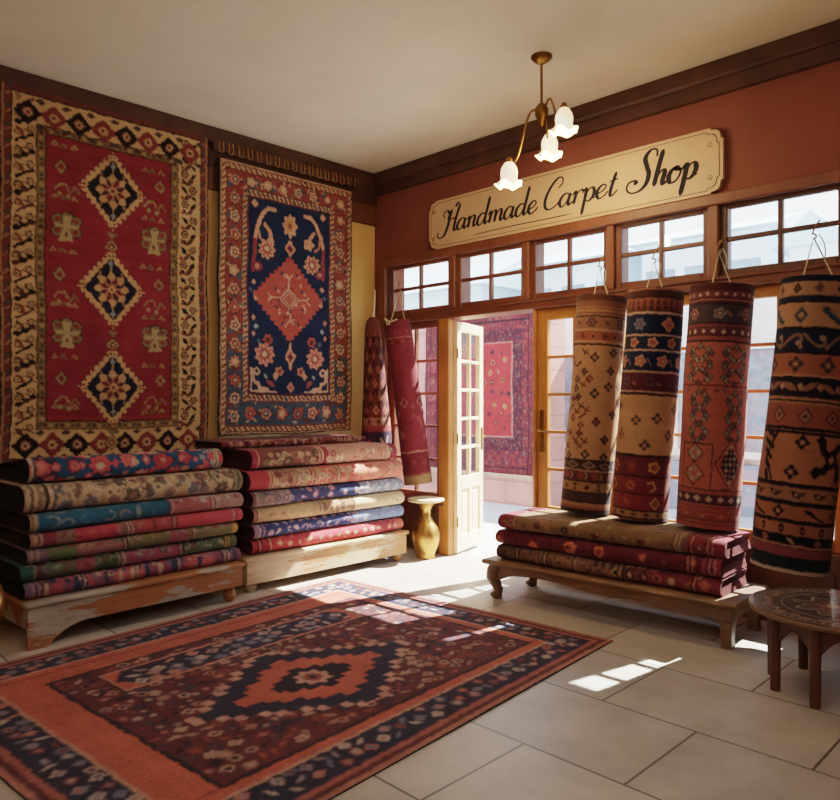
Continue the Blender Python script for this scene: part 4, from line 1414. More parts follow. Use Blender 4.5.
def design_roll_navy():
    R = Roll(118, 153, 1.9, 'c8935a')
    D = '2a1a1e'
    R.band(0, .04, '4a2a26'); R.ln(.006, 'a06a4a', 1.2)
    R.band(.04, .10, 'a85c3e'); R.zig(.045, .07, 'a85c3e', '6a3028', 26); R.zig(.07, .095, '8a4a34', '4a2824', 26); R.ln(.042, D); R.ln(.10, D)
    R.ln(.108, 'd2b090', 1.0)
    R.band(.113, .20, '16263f')
    R.row(.113, .20, 6, lambda cv, x, y, h, k: (cv.flower(x, y, h * .36, 'c98a68', 'b5503c', n=4) if k % 2 else cv.flower(x, y, h * .34, '6a7284', '5a4a58', '8a6a60', n=6)))
    R.ln(.202, 'd2b090', 1.0)
    R.band(.206, .265, '17283f'); R.row(.206, .265, 9, f_flower(['d09a78', 'c98a60'], 'a8503c', None, .4, 5)); R.ln(.268, 'd2b090', 1.0)
    R.band(.272, .358, '132440'); R.row(.272, .358, 8, lambda cv, x, y, h, k: (cv.flower(x, y, h * .33, 'c08a6a', 'a0583f', 'd2a880', n=5), cv.line([(x + h * .4, y - h * .1), (x + h * .55, y + h * .2)], 1.0, '8a6a60'))); R.ln(.36, 'd2b090', .9)
    R.band(.364, .445, '56232c'); R.row(.364, .445, 7, lambda cv, x, y, h, k: (cv.flower(x, y, h * .26, '6a4a4a', '4a2430', n=5), cv.leaf(x + h * .5, y + h * .1, 4, 1.2, .5, '8a4a40')))
    R.ln(.447, 'c89a78', 1.1); R.ln(.456, D, 1.8)
    R.band(.462, .72, 'cc985e')
    for (fx, fy, red) in ((.30, .51, 0), (.44, .57, 0), (.68, .515, 0), (.34, .635, 1), (.56, .56, 0), (.64, .63, 0), (.50, .675, 0), (.24, .60, 0), (.74, .575, 0), (.15, .52, 0), (.10, .63, 0), (.86, .53, 0), (.9, .65, 1)):
        knotdia(R.cv, fx * R.W, fy * R.H, 3.6, '8a3a2e' if red else '433a3c', 'b98654')
    for k in range(18): R.ln(.47 + k * .0135, 'c08c54', .25)
    R.ln(.722, D, 1.8)
    R.band(.728, .81, '6a232a'); R.row(.728, .81, 8, f_flower(['c98a3c', 'a8603a', 'c07a40', '7d2a30'], '8a3a2e', None, .34, 5)); R.ln(.812, D, 1.0)
    R.band(.815, .885, '7d2228'); R.row(.815, .885, 8, lambda cv, x, y, h, k: (cv.flower(x, y, h * .32, 'b06a3a', '8a2a2e', n=6) if k % 2 else cv.line([(x - 3, y - 2), (x, y - 3), (x + 2, y + 1), (x - 1, y + 3)], 1.5, 'c98a50'))); R.ln(.887, D, 1.0)
    R.band(.89, .955, '8a262a'); R.row(.89, .955, 6, lambda cv, x, y, h, k: (cv.flower(x, y, h * .40, 'c99a5c', '8a262a', 'b0703c', n=4) if k % 2 else cv.leaf(x, y, 7, 1.6, .8, 'a84a3c')))
    R.ln(.957, D, 1.0)
    R.band(.96, .985, 'b08450'); R.row(.96, .985, 14, lambda cv, x, y, h, k: cv.leaf(x, y, 5, 1.2, .2 * (k % 3 - 1), '5a3a34')); R.band(.985, 1, '4a2a24')
    return R.cv.done(.06, .08, 22, wob=.22, tint=(.88, .79, .84))


def design_roll_salmon():
    R = Roll(124, 154, 1.9, 'a84a38')
    SA, D, MA, CR = 'b0523e', '33222a', '5a2630', 'cfb090'
    R.band(0, .028, '4f2428'); R.band(.028, .085, '75303a'); R.dots(.035, .058, CR, 22); R.ln(.03, D); R.ln(.063, D); R.ln(.07, 'a05a4a'); R.ln(.078, D)
    R.band(.085, .165, '453a40'); R.ln(.085, D, 1.1)
    R.row(.088, .162, 7, lambda cv, x, y, h, k: ((cv.flower(x, y, h * .34, '8a8478', '7a3a3c', 'b0a080', n=5), cv.leaf(x + h * .5, y, h * .6, h * .09, .8, 'a0564a')) if k % 2 else (cv.flower(x, y, h * .36, 'a0605a', '453a40', 'b89a80', n=6), cv.leaf(x - h * .5, y, h * .5, h * .09, -.9, '6a6a60'))))
    R.ln(.165, D, 1.1); R.band(.17, .18, '8a3a38'); R.ln(.182, D, .8)
    R.band(.186, .212, '5a2a34'); R.dots(.186, .212, CR, 20); R.ln(.214, D, .9); R.band(.218, .238, '8a3c38'); R.ln(.238, D, 1.2)
    R.band(.242, .84, SA)

    def lattice(cx, cy, w, h, n):
        for q in range(n):
            t = q / (n - 1)
            y = cy - h / 2 + h * t
            off = w / 2 * math.sin(t * PI * 3)
            for s in (-1, 1):
                x = cx + s * off
                R.cv.dia(x, y, 2.3, 2.8, D); R.cv.dia(x, y, 1.5, 1.9, ('8a8272', 'a5977e', '6d5a58')[q % 3])
                R.cv.line([(x, y), (cx + s * w / 2 * math.sin((q + 1) / (n - 1) * PI * 3), y + h / (n - 1))], .7, D)
    W, H = R.W, R.H
    for fx in (.05, .23, .415, .60, .785, .95):
        lattice(fx * W, .335 * H, 15, .15 * H, 12)
        lattice((fx + .01) * W, .545 * H, 10, .20 * H, 13)
    for fx in (.14, .51, .88):
        R.cv.ell(fx * W, .44 * H, 1.6, 1.1, '7a3a34')
    R.ln(.418, '6e2a28', 1.1)
    for k in range(10): R.cv.dia((.05 + k * .1) * W, .437 * H, 1.6, 1.8, ('7a3034', '6a4a44')[k % 2])
    for fx in (.05, .225, .415, .60, .785):
        x, y = fx * W, .735 * H
        if fx in (.05, .415, .785):
            R.cv.line([(x - 9, y - 12), (x + 11, y - 12), (x + 11, y + 17), (x - 9, y + 17)], .9, D)
            R.cv.line([(x - 9, y - 12), (x - 9, y + 17)], .9, D)
            for yy, rr in ((y - 6, 6), (y + 7, 7)):
                R.cv.dia(x, yy, rr, rr * 1.15, D); R.cv.dia(x, yy, rr - .9, rr * 1.15 - 1, SA)
                for a in range(6): R.cv.dia(x + rr * .5 * math.cos(a), yy + rr * .5 * math.sin(a), 1.6, 1.8, ('a5977e', '8a8272')[a % 2])
        else:
            R.cv.dia(x, y, 10.5, 17, D); R.cv.dia(x, y, 9.6, 15.8, SA); R.cv.dia(x, y, 7.5, 12.5, D)
            for i in range(-2, 3):
                for j in range(-3, 4):
                    if abs(i) / 2.4 + abs(j) / 3.6 <= 1: R.cv.dia(x + i * 3, y + j * 3.6, 1.3, 1.5, ('b0a284', '9a5a50', '8a8272')[(i + j) % 3])
            R.cv.line([(x - 8, y + 18), (x - 3, y + 15), (x + 2, y + 19), (x + 8, y + 16)], .9, D)
    R.ln(.842, D, 1.1); R.band(.845, .858, '9a4236'); R.band(.86, .897, '4a2a30'); R.dots(.86, .897, 'b89a80', 17, 1.2); R.ln(.90, D, .9)
    R.band(.903, .96, 'a54a38')
    for q in range(5): R.ln(.912 + q * .011, '6e2a28', .7)
    R.row(.935, .96, 22, f_dia(['c08a70', '7a3034'], '6e2a28', .3)); R.band(.962, 1, '9a4536'); R.ln(.965, D); R.ln(.98, '6a2a2a')
    return R.cv.done(.06, .09, 23, wob=.22, tint=(.95, .95, .95))


def design_roll_black():
    R = Roll(136, 166, 1.9, 'b5794c')
    R.m = lambda f: float(np.interp(f, [0, .703, .966, .972, .984, .997, 1], [0, .703, .905, .915, .945, .988, 1]))
    T, D, N_ = 'b87d50', '1c181f', '1a2036'
    R.band(0, .02, '151d30'); R.band(.02, .068, 'b98a5c'); R.row(.02, .068, 11, f_dia([D, '7a4a3a'], '6a4a3a', .36))
    R.band(.068, .09, N_); R.ln(.092, D)
    R.band(.094, .178, 'ba8a58'); R.row(.094, .178, 8, lambda cv, x, y, h, k: (cv.dia(x, y, h * .3, h * .36, '3a4a50'), cv.dia(x, y, h * .13, h * .16, 'b98a5c')) if k % 2 else (cv.line([(x - 4, y - 3), (x + 4, y + 3)], 4.0, '2c4a58'), cv.line([(x - 2, y - 3), (x + 5, y + 2)], .8, 'b98a5c')))
    R.band(.178, .262, N_); R.ln(.178, D, 1.2); R.row(.18, .26, 11, f_scroll('8a6a50', 'a88a68', .13)); R.row(.18, .26, 10, lambda cv, x, y, h, k: cv.dia(x, y + h * .3, 1.5, 1.8, 'a0764f')); R.ln(.264, D, 1.2)
    R.band(.267, .336, 'a8623e'); R.row(.267, .336, 8, lambda cv, x, y, h, k: (knotdia(cv, x, y, h * .38, '4a3a38', 'b98a5c')))
    R.ln(.338, 'c09060', .8); R.band(.342, .412, '1f1b2a'); R.row(.342, .412, 13, lambda cv, x, y, h, k: (cv.leaf(x, y, h * .9, h * .15, .5 if k % 2 else -.5, '96684a'), cv.dia(x + h * .5, y, h * .16, h * .2, 'b08a68')))
    for q in (.418, .430): R.ln(q, 'b98a5c', .9)
    R.ln(.424, D, 1.2)
    R.band(.434, .515, '9a5238'); R.row(.434, .515, 9, lambda cv, x, y, h, k: (cv.dia(x, y, h * .34, h * .38, '6a3a34'), cv.dia(x, y, h * .22, h * .26, 'a8785a'), cv.dia(x, y, h * .1, h * .12, '4a2c30')))
    R.ln(.518, D, 1.8); R.ln(.53, D, 2.0)
    R.band(.537, .70, 'b5754a')
    W, H = R.W, R.H
    for fx in (.10, .36, .50, .63, .86):
        x, y = fx * W, .61 * H
        big = fx in (.10, .63)
        if big:   # jagged dark star
            for a in (.6, 2.2, 3.7, 5.3):
                R.cv.line([(x, y), (x + 7 * math.cos(a), y + 8 * math.sin(a)), (x + 11 * math.cos(a + .35), y + 13 * math.sin(a + .35))], 4.2, D)
                R.cv.dia(x + 11 * math.cos(a + .3), y + 13 * math.sin(a + .3), 3.4, 3.8, D)
            R.cv.dia(x, y, 5, 6, D); R.cv.dia(x, y, 2, 2.4, 'b98a5c')
        elif fx == .36:
            for q in range(5):
                R.cv.line([(x - 5 + q, y - 14 + q * 6), (x + 3 - q * .6, y - 10 + q * 6)], 2.6, D)
            R.cv.line([(x + 5, y - 14), (x - 2, y + 2), (x + 4, y + 14)], 1.6, D)
        else:
            knotdia(R.cv, x, y - 8, 4, D, 'b98a5c'); knotdia(R.cv, x - 4, y + 9, 4, D, 'b98a5c')
    for q in (.703, .713, .781, .791, .861, .871, .928): R.ln(q, D, 1.5)
    R.band(.718, .776, 'a0704c'); R.row(.718, .776, 11, lambda cv, x, y, h, k: (cv.leaf(x, y, h * .9, h * .22, .6, D), cv.leaf(x + h * .4, y, h * .8, h * .16, -.5, '4a3434'), cv.dia(x, y, h * .12, h * .15, 'c09060')))
    R.band(.796, .857, 'a8683f'); R.row(.796, .857, 8, lambda cv, x, y, h, k: (knotdia(cv, x, y, h * .42, D, 'b98a5c') if k % 2 else (cv.leaf(x, y - h * .1, h * 1.0, h * .16, .4, D), cv.line([(x + 2, y + 1), (x + 8, y + 3)], 1.4, D))))
    R.band(.876, .924, 'a86c44'); R.row(.876, .924, 12, lambda cv, x, y, h, k: (cv.ell(x, y, h * .26, h * .42, D), cv.ell(x, y + h * .05, h * .1, h * .18, 'a0623c')))
    R.band(.930, .966, '17151c'); R.row(.930, .966, 9, lambda cv, x, y, h, k: cv.flower(x, y, h * .46, 'a5764c', '6a4a3a', n=5, asp=.9) if k % 2 else cv.leaf(x, y, h * 1.4, h * .24, .5, 'a08468'))
    R.ln(.968, 'b98a5c', .7); R.band(.97, .972, D); R.band(.972, .984, '8a3f40'); R.band(.984, .997, '1c2628'); R.band(.997, 1, 'c9b898')
    return R.cv.done(.05, .08, 24, wob=.22, tint=(.78, .70, .78))


FWD = Vector((-1, 1, 0)).normalized()


def make_roll(label, cvd, top, L, r0, r1, tilt, apex, off, edge, seed, name='carpet_roll', taper=None, group=None, hook_up=.09):
    t = empty(name, top)
    t.rotation_mode = 'QUATERNION'
    t.rotation_quaternion = Quaternion(FWD, tilt)
    phi = math.atan2(CAMY - top[1], CAMX - top[0])
    roll_mesh(t, cvd, L, r0, r1, phi, 300, 230, edge, seed=seed, taper=taper)
    hang_cord(t, r0, apex, off, phi=math.atan2(1, 1), hook_up=hook_up)
    return tag(t, label, 'rolled carpet', group)


g = 'rolled carpets hanging before the windows'
make_roll('tan carpet roll with dark small motifs, first of the hanging rolls beside the door', design_roll_tan(), (-2.74, 4.56, 2.125), 1.515, .172, .170, math.radians(4.4), (-.03, -.01, .20), .06, '7a4a34', 1, group=g)
make_roll('carpet roll with navy flowered top bands and plain tan middle', design_roll_navy(), (-2.335, 4.56, 2.125), 1.513, .181, .181, math.radians(3.8), (-.02, -.01, .20), .065, '5a2a28', 2, group=g)
make_roll('salmon red carpet roll with dark lattice motifs', design_roll_salmon(), (-1.885, 4.56, 2.105), 1.488, .188, .185, math.radians(4.0), (-.035, -.01, .22), .07, '5a2a30', 3, group=g)
make_roll('tan carpet roll with black bands, hanging nearest the round table', design_roll_black(), (-1.325, 4.55, 2.075), 1.64, .205, .203, math.radians(6.2), (-.05, -.03, .25), .105, '2a2028', 4, group=g)


# corner rolls
def design_corner_cone():
    R = Roll(100, 205, 1.1, '5c2a2a')
    D = '35191f'
    R.band(0, .05, '7a3a34'); R.band(.05, .09, '8a3a36'); R.row(.065, .085, 12, f_dia(['c98a68', '9a5a48'], D, .35)); R.ln(.09, D)
    R.band(.09, .44, '6e2e2c')
    for k in range(-6, 18):
        R.cv.line([(k * 12.5, .09 * 205), (k * 12.5 + 40, .44 * 205)], 1.8, D); R.cv.line([(k * 12.5, .09 * 205), (k * 12.5 - 40, .44 * 205)], 1.8, D)
    for i in range(8):
        for j in range(6):
            x, y = (i + .5 * (j % 2)) * 12.5, .115 * 205 + j * 12.0
            R.cv.dia(x + 6.2, y, 3.6, 4.4, ('b5603f', 'a04a38', 'c07a50')[(i + j) % 3]); R.cv.dia(x + 6.2, y, 1.6, 2, '7a3a34')
    R.band(.44, .475, 'a05a48'); R.row(.44, .475, 18, f_dia(['c9906c', '7a3434'], D, .36)); R.band(.475, .5, '8f3034'); R.ln(.5, D)
    R.band(.503, .60, '33243e'); R.row(.503, .60, 6, lambda cv, x, y, h, k: (cv.line([(x - 4, y - 4), (x, y + 5), (x + 5, y - 6)], 1.6, 'c9a080') if k % 2 else cv.dia(x, y, 3, 4, '8a4a4a')))
    R.band(.60, .64, '5a2c38'); R.row(.60, .64, 16, f_dia(['b5805c', '7a3434'], D, .36))
    R.ln(.642, 'b58a70', 1.2); R.band(.648, .69, '7a2432'); R.ln(.692, 'b58a70', 1); R.band(.70, 1, '6a1f2c')
    return R.cv.done(.05, .08, 31)


def design_corner_red():
    R = Roll(85, 150, 1.2, '7a1a2c')
    R.band(0, .06, '6a1a28'); R.row(.065, .085, 14, f_dia(['a85a54', '8a3040'], '5a1420', .4)); R.band(.09, .105, '7f2232'); R.ln(.107, 'c98a7a', .8)
    R.row(.115, .15, 16, f_dia(['a05a54', '6a1a28'], '5a1420', .35))
    r = random.Random(5)
    for k in range(60):
        x, y = r.uniform(0, 85), r.uniform(.18, .78) * 150
        R.cv.dia(x, y, 2.4, 2.8, r.choice(['9a4a40', '8a2f3c', '5f1424', 'a0605a'])); R.cv.dia(x, y, 1, 1.2, '7a1a2c')
    for k in range(6):
        R.cv.dia(k * 17 + 4, .5 * 150, 4.4, 5, 'a8605a'); R.cv.dia(k * 17 + 4, .5 * 150, 2.6, 3, '6a1428')
    R.ln(.80, 'c99a80', 1.0); R.band(.805, .93, '6e1828'); R.row(.82, .92, 14, f_dia(['8a3440', '5a1020'], '6e1828', .2)); R.band(.93, .945, '8a3a38'); R.band(.945, 1, 'a5825c')
    return R.cv.done(.05, .08, 32)


t = empty('carpet_roll', (-5.235, 4.60, 2.19))
t.rotation_mode = 'QUATERNION'; t.rotation_quaternion = Quaternion(FWD, math.radians(-1.6))
tp = ([0, .015, .05, .5, .85, 1], [.03, .058, .074, .140, .172, .172])
roll_mesh(t, design_corner_cone(), 2.17, .08, .17, math.atan2(-4.6, 5.2), 230, 120, '5a2a2a', seed=8, taper=tp)
mb = MB(); mb.tube([(0, 0, -.03), (.005, 0, .05), (.01, .01, .12), (.005, .03, .26)], [.022, .016, .012, .008], 8); mb.tube([(.02, .0, .02), (-.02, .01, .035), (.0, -.02, .05), (.02, .0, .06)], .009, 6); mb.build('rope', M['cord'], t)
tag(t, 'tapered carpet roll with lattice pattern standing in the room corner', 'rolled carpet', 'rolled carpets in the corner')
t = make_roll('dark crimson carpet roll hanging above the brass vase stand', design_corner_red(), (-4.875, 4.58, 2.125), 1.50, .125, .128, math.radians(-7.4), (.04, .03, .25), .07, '5a1a24', 9, group='rolled carpets in the corner')
mb = MB(); mb.tube([(-.13, .0, -.01), (-.04, -.09, .0), (.02, -.13, -.015), (.1, -.1, .0)], .007, 6); mb.tube([(-.01, -.12, .02), (.0, -.135, -.03), (.03, -.135, -.035), (.03, -.13, .0), (-.01, -.125, .0), (-.03, -.12, .03)], .007, 6)
mb.build('tied_string', M['cord'], t)

# ================================================================ BRASS VASE STAND
t = empty('vase_stand', (-4.545, 4.62, 0)); tag(t, 'brass vase shaped stand with round pale top beside the cream bench', 'vase')
mb = MB()
mb.lathe([(0, 0), (.082, 0), (.088, .012), (.08, .028), (.09, .05), (.112, .11), (.124, .17), (.122, .22), (.104, .275), (.075, .32), (.05, .36), (.042, .395), (.046, .43), (.064, .465), (.09, .488), (.10, .497), (0, .499)], 48)
mb.build('body', M['brass'], t)
mb = MB(); mb.lathe([(0, .499), (.14, .499), (.158, .505), (.165, .515), (.158, .527), (.14, .53), (0, .53)], 48); mb.build('round_top', M['paletop'], t)

# brass pot at the left end of the chipped bench
t = empty('brass_pot', (-4.47, 1.085, 0), PI / 2); tag(t, 'round brass pot standing at the near end of the chipped bench', 'pot')
mb = MB(); mb.lathe([(0, 0), (.07, 0), (.075, .02), (.05, .05), (.055, .09), (.10, .16), (.135, .25), (.14, .32), (.12, .39), (.08, .44), (.055, .47), (.05, .51), (.07, .55), (.085, .56), (.078, .562), (.045, .52), (0, .50)], 40)
mb.build('body', M['brass'], t)
for s in (-1, 1):
    mb = MB(); mb.tube([(0, s * .128, .36), (0, s * .18, .38), (0, s * .175, .44), (0, s * .12, .48), (0, s * .06, .49)], .009, 8); mb.build('handle', M['brass'], t)

# ================================================================ RIGHT BENCH WITH THREE FOLDED RUGS
RZ = math.radians(3.2)
t = empty('carved_bench', (-3.34, 4.00, 0), RZ); tag(t, 'low carved wooden bench with curved legs below the hanging carpet rolls', 'bench')
BL, BD, BZ = 1.74, .56, .268
mb = MB(); mb.box(-.03, BL, -.02, BD, BZ - .032, BZ, .012); mb.build('bench_top', M['benchwood'], t)
mb = MB()
out = [(.06, BZ - .032)]
for k in range(29):
    a = k / 28
    x = .06 + (BL - .12) * a
    e = min(a, 1 - a)
    z = BZ - .032 - .055 - .055 * math.exp(-(e / .05) ** 2) - .012 * math.cos(a * 4 * PI)
    out.append((x, z))
out.append((BL - .06, BZ - .032))
mb.prism(out, .02, .045, 'y'); mb.build('apron', M['benchwood'], t)
mb = MB(); mb.prism(out, BD - .065, BD - .04, 'y'); mb.build('apron', M['benchwood'], t)
for x in (.045, BL - .07):
    mb = MB(); mb.box(x, x + .025, .04, BD - .06, BZ - .11, BZ - .032, .003); mb.build('end_apron', M['benchwood'], t)
zt = BZ - .032
for i, x in enumerate((.075, BL - .075)):
    for yy in (.045, BD - .065):
        mb = MB()
        if i == 0:   # bowed cabriole leg
            pts = [(x - .0, yy, zt), (x - .03, yy - .008, zt - .05), (x - .035, yy - .012, zt - .09), (x - .012, yy - .004, zt - .14), (x + .006, yy, zt - .18), (x + .0, yy - .004, .03), (x - .014, yy - .012, 0.002)]
            mb.tube(pts, [.05, .053, .05, .038, .033, .038, .044], 12)
        else:
            mb.box(x - .04, x + .04, yy - .04, yy + .04, .16, zt, .006)
            v = []
            for z, w in ((.16, .036), (.05, .028), (0, .03)):
                v += [(x - w, yy - w, z), (x + w, yy - w, z), (x + w, yy + w, z), (x - w, yy + w, z)]
            f = [(0, 1, 2, 3), (8, 9, 10, 11)]
            for q in (0, 4):
                f += [(q + a, q + (a + 1) % 4, q + 4 + (a + 1) % 4, q + 4 + a) for a in range(4)]
            mb.add(v, f)
        mb.build('leg', M['benchwood'], t)

S3 = [
    (1.56, .104, 0.03, dict(segs=[(0, .06, '5c4438'), (.06, .22, '7a5a44'), (.22, .55, '8a6244'), (.55, .62, '9a6e4a'), (.62, .74, '7d3c34'), (.74, 1, '7a2230')],
        deco=[dict(cols=['4a3a3a', '6a3a34', '94704e', '5c4638'], step=5, size=2.0, kinds='bblc', x1=.68), dict(cols=['c9a070', '3a2430', 'a8543c'], step=9, size=3.2, kinds='fd', x0=.6)],
        stripes=stripes_at((.10, ['3a3038', '9a7a58', '3a3038'], 1.5), (.25, ['2d2e3c', 'a8845c', '2d2e3c'], 1.5), (.40, ['3a3038', 'a8845c'], 1.6), (.60, ['2d2430', 'b08a60', '2d2430'], 1.5), (.9, ['5a1420', 'b06a58', '5a1420'], 1.2)))),
    (1.56, .106, 0.03, dict(segs=[(0, .04, '7a1c30'), (.04, .93, '5c1626'), (.93, 1, '8a2438')],
        deco=[dict(cols=['b5502c', 'c9683a', '8a2a2a'], step=26, size=4.2, kinds='f', pitch=14, out='3a1018'), dict(cols=['8a3a34', '3a1018', '7a5a40'], step=13, size=1.8, kinds='dl', pitch=9)],
        stripes=stripes_at((.88, ['a86a58', '4a1020', 'a86a58'], 1.1), (.95, ['4a1020', 'b0606a', '4a1020', 'b0606a'], 1.3)))),
    (1.56, .108, 0.0, dict(segs=[(0, .09, '7d2430'), (.09, .80, '80603f'), (.80, .86, '6e4a44'), (.86, 1, '7d2030')],
        deco=[dict(cols=['6e2c2c', '9a7a54', '5a4030', 'a88a60'], step=8, size=1.7, kinds='cld', pitch=7, rows=(-7, -6, -5, -4, -3, -2, -1, 0, 1)), dict(cols=['6e2430', '3a3038', '9a7a54'], step=24, size=3.0, kinds='f', pitch=16, rows=(-3, -2, -1, 0))],
        stripes=stripes_at((.085, ['b08a60', '5a1a24'], 1.2), (.815, ['b09a78', '5a2a30', 'b09a78'], 1.1), (.87, ['5a1420', 'b06a5a', '5a1420'], 1.1), (.93, ['5a1420', 'a85a54', '5a1420', 'a85a54'], 1.2)))),
]
LB3 = ['brown and navy striped folded rug at the bottom of the pile on the carved bench',
       'dark maroon folded rug with orange flowers, middle one on the carved bench',
       'olive brown folded rug with red end, topmost on the carved bench']
z = BZ + .003
for k, (L, h, dx, sp) in enumerate(S3):
    cv = fold_design(L, .46, h, sp['segs'], sp['deco'], 90 + k, 1.5, sp['stripes'])
    o = folded_rug(cv, L, .46, h, 230, seed=60 + k, edge=('3a1420', 'a04a4c'), rows_top=40 if k == 2 else 10, rows_arc=28, layers=6, sag=.005)
    px, py = .075 - dx * .6, .045 + (.02 if k == 2 else 0)
    o.location = (-3.34 + px * math.cos(RZ) - py * math.sin(RZ), 4.00 + px * math.sin(RZ) + py * math.cos(RZ), z)
    o.rotation_euler = (0, 0, RZ)
    z += h + .002
    tag(o, LB3[k], 'folded rug', 'folded rugs on the carved bench')

# ================================================================ FLOOR RUG
def design_floor():
    W, H = 230, 290      # x across (canvas y runs towards the back of the shop)
    cv = Cv(W, H, 1.15, '3a2230')
    RED, NAV, OR = '9a3a30', '2c2c40', 'b5503a'
    cv.rect(0, 0, W, H, 'a86a5c'); cv.rect(3, 3, W - 3, H - 3, '5c2a30')
    cv.rect(6, 6, W - 6, H - 6, 'a0564a'); cv.rect(9, 9, W - 9, H - 9, NAV)
    for (x0, y0, x1, y1, s) in ((10, 10, 27, H - 10, 1), (W - 27, 10, W - 10, H - 10, 2), (10, 10, W - 10, 27, 3), (10, H - 27, W - 10, H - 10, 4)):
        scatter(cv, x0, y0, x1, y1, ['8a7a80', 'a86a5c', '6a6a80', 'b09a90', '7a3a3c'], 8, 3.2, s)
    cv.rect(27, 27, W - 27, H - 27, 'c08a78'); cv.rect(28.5, 28.5, W - 28.5, H - 28.5, OR)
    for q in (0, 1):
        cv.rect(34, 28.5, 35.5, H - 28.5, '8a3a34'); cv.rect(W - 35.5, 28.5, W - 34, H - 28.5, '8a3a34')
    cv.rect(48, 34, W - 34, H - 48, '24222e'); cv.rect(50, 36, W - 36, H - 50, '5a2a2e')
    scatter(cv, 50, 36, W - 36, H - 50, ['8a3a34', '3a3a4c', 'a07060', '6a2a30', '2a2632', 'b08a78'], 7.5, 3.4, 9)
    # long navy floral panel on the orange ground
    for (x0, x1) in ((60, 84),):
        cv.rect(x0 - 2, 60, x1 + 2, H - 70, 'c08a78'); cv.rect(x0 - 1, 61, x1 + 1, H - 71, OR)
        cv.poly([(x0, 70), (x0 + 12, 62), (x1, 70), (x1, H - 80), (x0 + 12, H - 72), (x0, H - 80)], NAV)
        scatter(cv, x0, 66, x1, H - 76, ['9a8a90', 'b07a6c', '6a6a80', 'b09a90'], 9, 4.0, 12)
    cx, cy = 140, 150
    cv.dia(cx, cy, 46, 70, 'c08a78', 5); cv.dia(cx, cy, 43, 66, NAV, 5); cv.dia(cx, cy, 30, 46, OR, 5); cv.dia(cx, cy, 16, 26, '24222e', 4); cv.flower(cx, cy, 10, 'c08a78', '8a3a34', NAV)
    return cv.done(.06, .12, 41)


cvf = design_floor()
nx, ny = 250, 310
U, V = np.meshgrid(np.linspace(0, 1, nx), np.linspace(0, 1, ny))
Cc = cvf.at(U * cvf.W, V * cvf.H)
Xl, Yl = U * 2.30, -V * 2.90
Zl = .009 + .0015 * np.sin(U * 12 + V * 7)
P = np.stack([Xl, Yl, Zl], -1)
rim = np.concatenate([P[0], P[1:, -1], P[-1, -2::-1], P[-2::-1, 0]])
rim2 = rim.copy(); rim2[:, 2] = .001
rc = np.full(rim.shape, .06)
o = grid_mesh('floor_rug', P, Cc, M['wool'], extra=[(np.stack([rim2, rim]), np.stack([rc, rc]))])
o.location = (-4.49, 3.60, 0); o.rotation_euler = (0, 0, math.radians(4.5))
tag(o, 'large red and navy patterned rug lying on the stone floor', 'rug')

# carpet on the street wall outside
def design_street():
    W, H = 200, 218
    cv = Cv(W, H, 1.1, '4a2838')
    cv.rect(2, 0, W - 2, H, '6e2230')
    scatter(cv, 2, 2, W - 2, H - 2, ['3a3048', '8a3038', '54283c', '80605c', '641c28', '8a4038'], 6, 2.6, 3)
    for x in (10, W - 10): cv.rect(x - 1, 0, x + 1, H, '2c2030')
    cv.rect(12, 8, W - 12, 11, '2c2030'); cv.rect(12, H - 10, W - 12, H - 8, '2c2030')
    cv.rect(20, 22, W - 20, H - 32, '4a2236')
    scatter(cv, 20, 22, W - 20, H - 32, ['3c3450', '7a2c38', '6e5450', '50182a'], 5.5, 2.3, 4)
    cv.rect(36, 38, W - 36, H - 50, 'b08a80'); cv.rect(37.5, 39.5, W - 37.5, H - 51.5, 'a00f1c')
    scatter(cv, 38, 42, W - 38, H - 53, ['2c2c40', '8f6a3c', '43344a', 'a58458', '701420'], 17, 4.0, 6)
    return cv.done(.06, .10, 51, tint=(.80, .55, .50))


o = hang_rug('hanging_carpet', design_street(), -7.70, 7.82, 2.575, .004, axis='front')
tag(o, 'red carpet with navy border hanging on the pink wall across the street', 'carpet')
fringe(o, (-7.68, 7.80, .40), (-5.72, 7.80, .40), .06, 120, M['cotton'])
ds = Cv(14, 215, 1.5, '2a2622'); scatter(ds, 0, 0, 14, 215, ['5a5040', '8a7a60', '3a3230', '6a4a3c'], 6, 2.6, 8); ds.done()
o = hang_rug('hanging_carpet', ds, -5.70, 7.80, 2.58, .003, axis='front')
tag(o, 'narrow dark runner carpet hanging at the right of the red street carpet', 'carpet')

# ================================================================ SHOP SIGN
SX0, SX1, SZ0, SZ1 = -4.665, -1.975, 2.768, 3.205
t = empty('shop_sign', (SX0, WY - .045, SZ0)); tag(t, 'long cream shop sign with black script lettering above the windows', 'sign')
SW, SH = SX1 - SX0, SZ1 - SZ0


def notch(x, z, sx, sz, r):
    """stepped concave corner"""
    pts = [(0, r * 1.5), (r * .25, r * 1.5), (r * .35, r * 1.05)]
    for k in range(6):
        a = k / 5 * PI / 2
        pts.append((r * .35 + r * .75 * (1 - math.cos(a)) , r * 1.05 - r * .75 * math.sin(a)))
    pts += [(r * 1.5, r * .25), (r * 1.5, 0)]
    return [(x + sx * a, z + sz * b) for a, b in pts]


def plate(inset, r):
    i = inset
    p = notch(i, i, 1, 1, r)
    p2 = notch(SW - i, i, -1, 1, r)[::-1]
    p3 = notch(SW - i, SH - i, -1, -1, r)
    p4 = notch(i, SH - i, 1, -1, r)[::-1]
    return p + p2 + p3 + p4


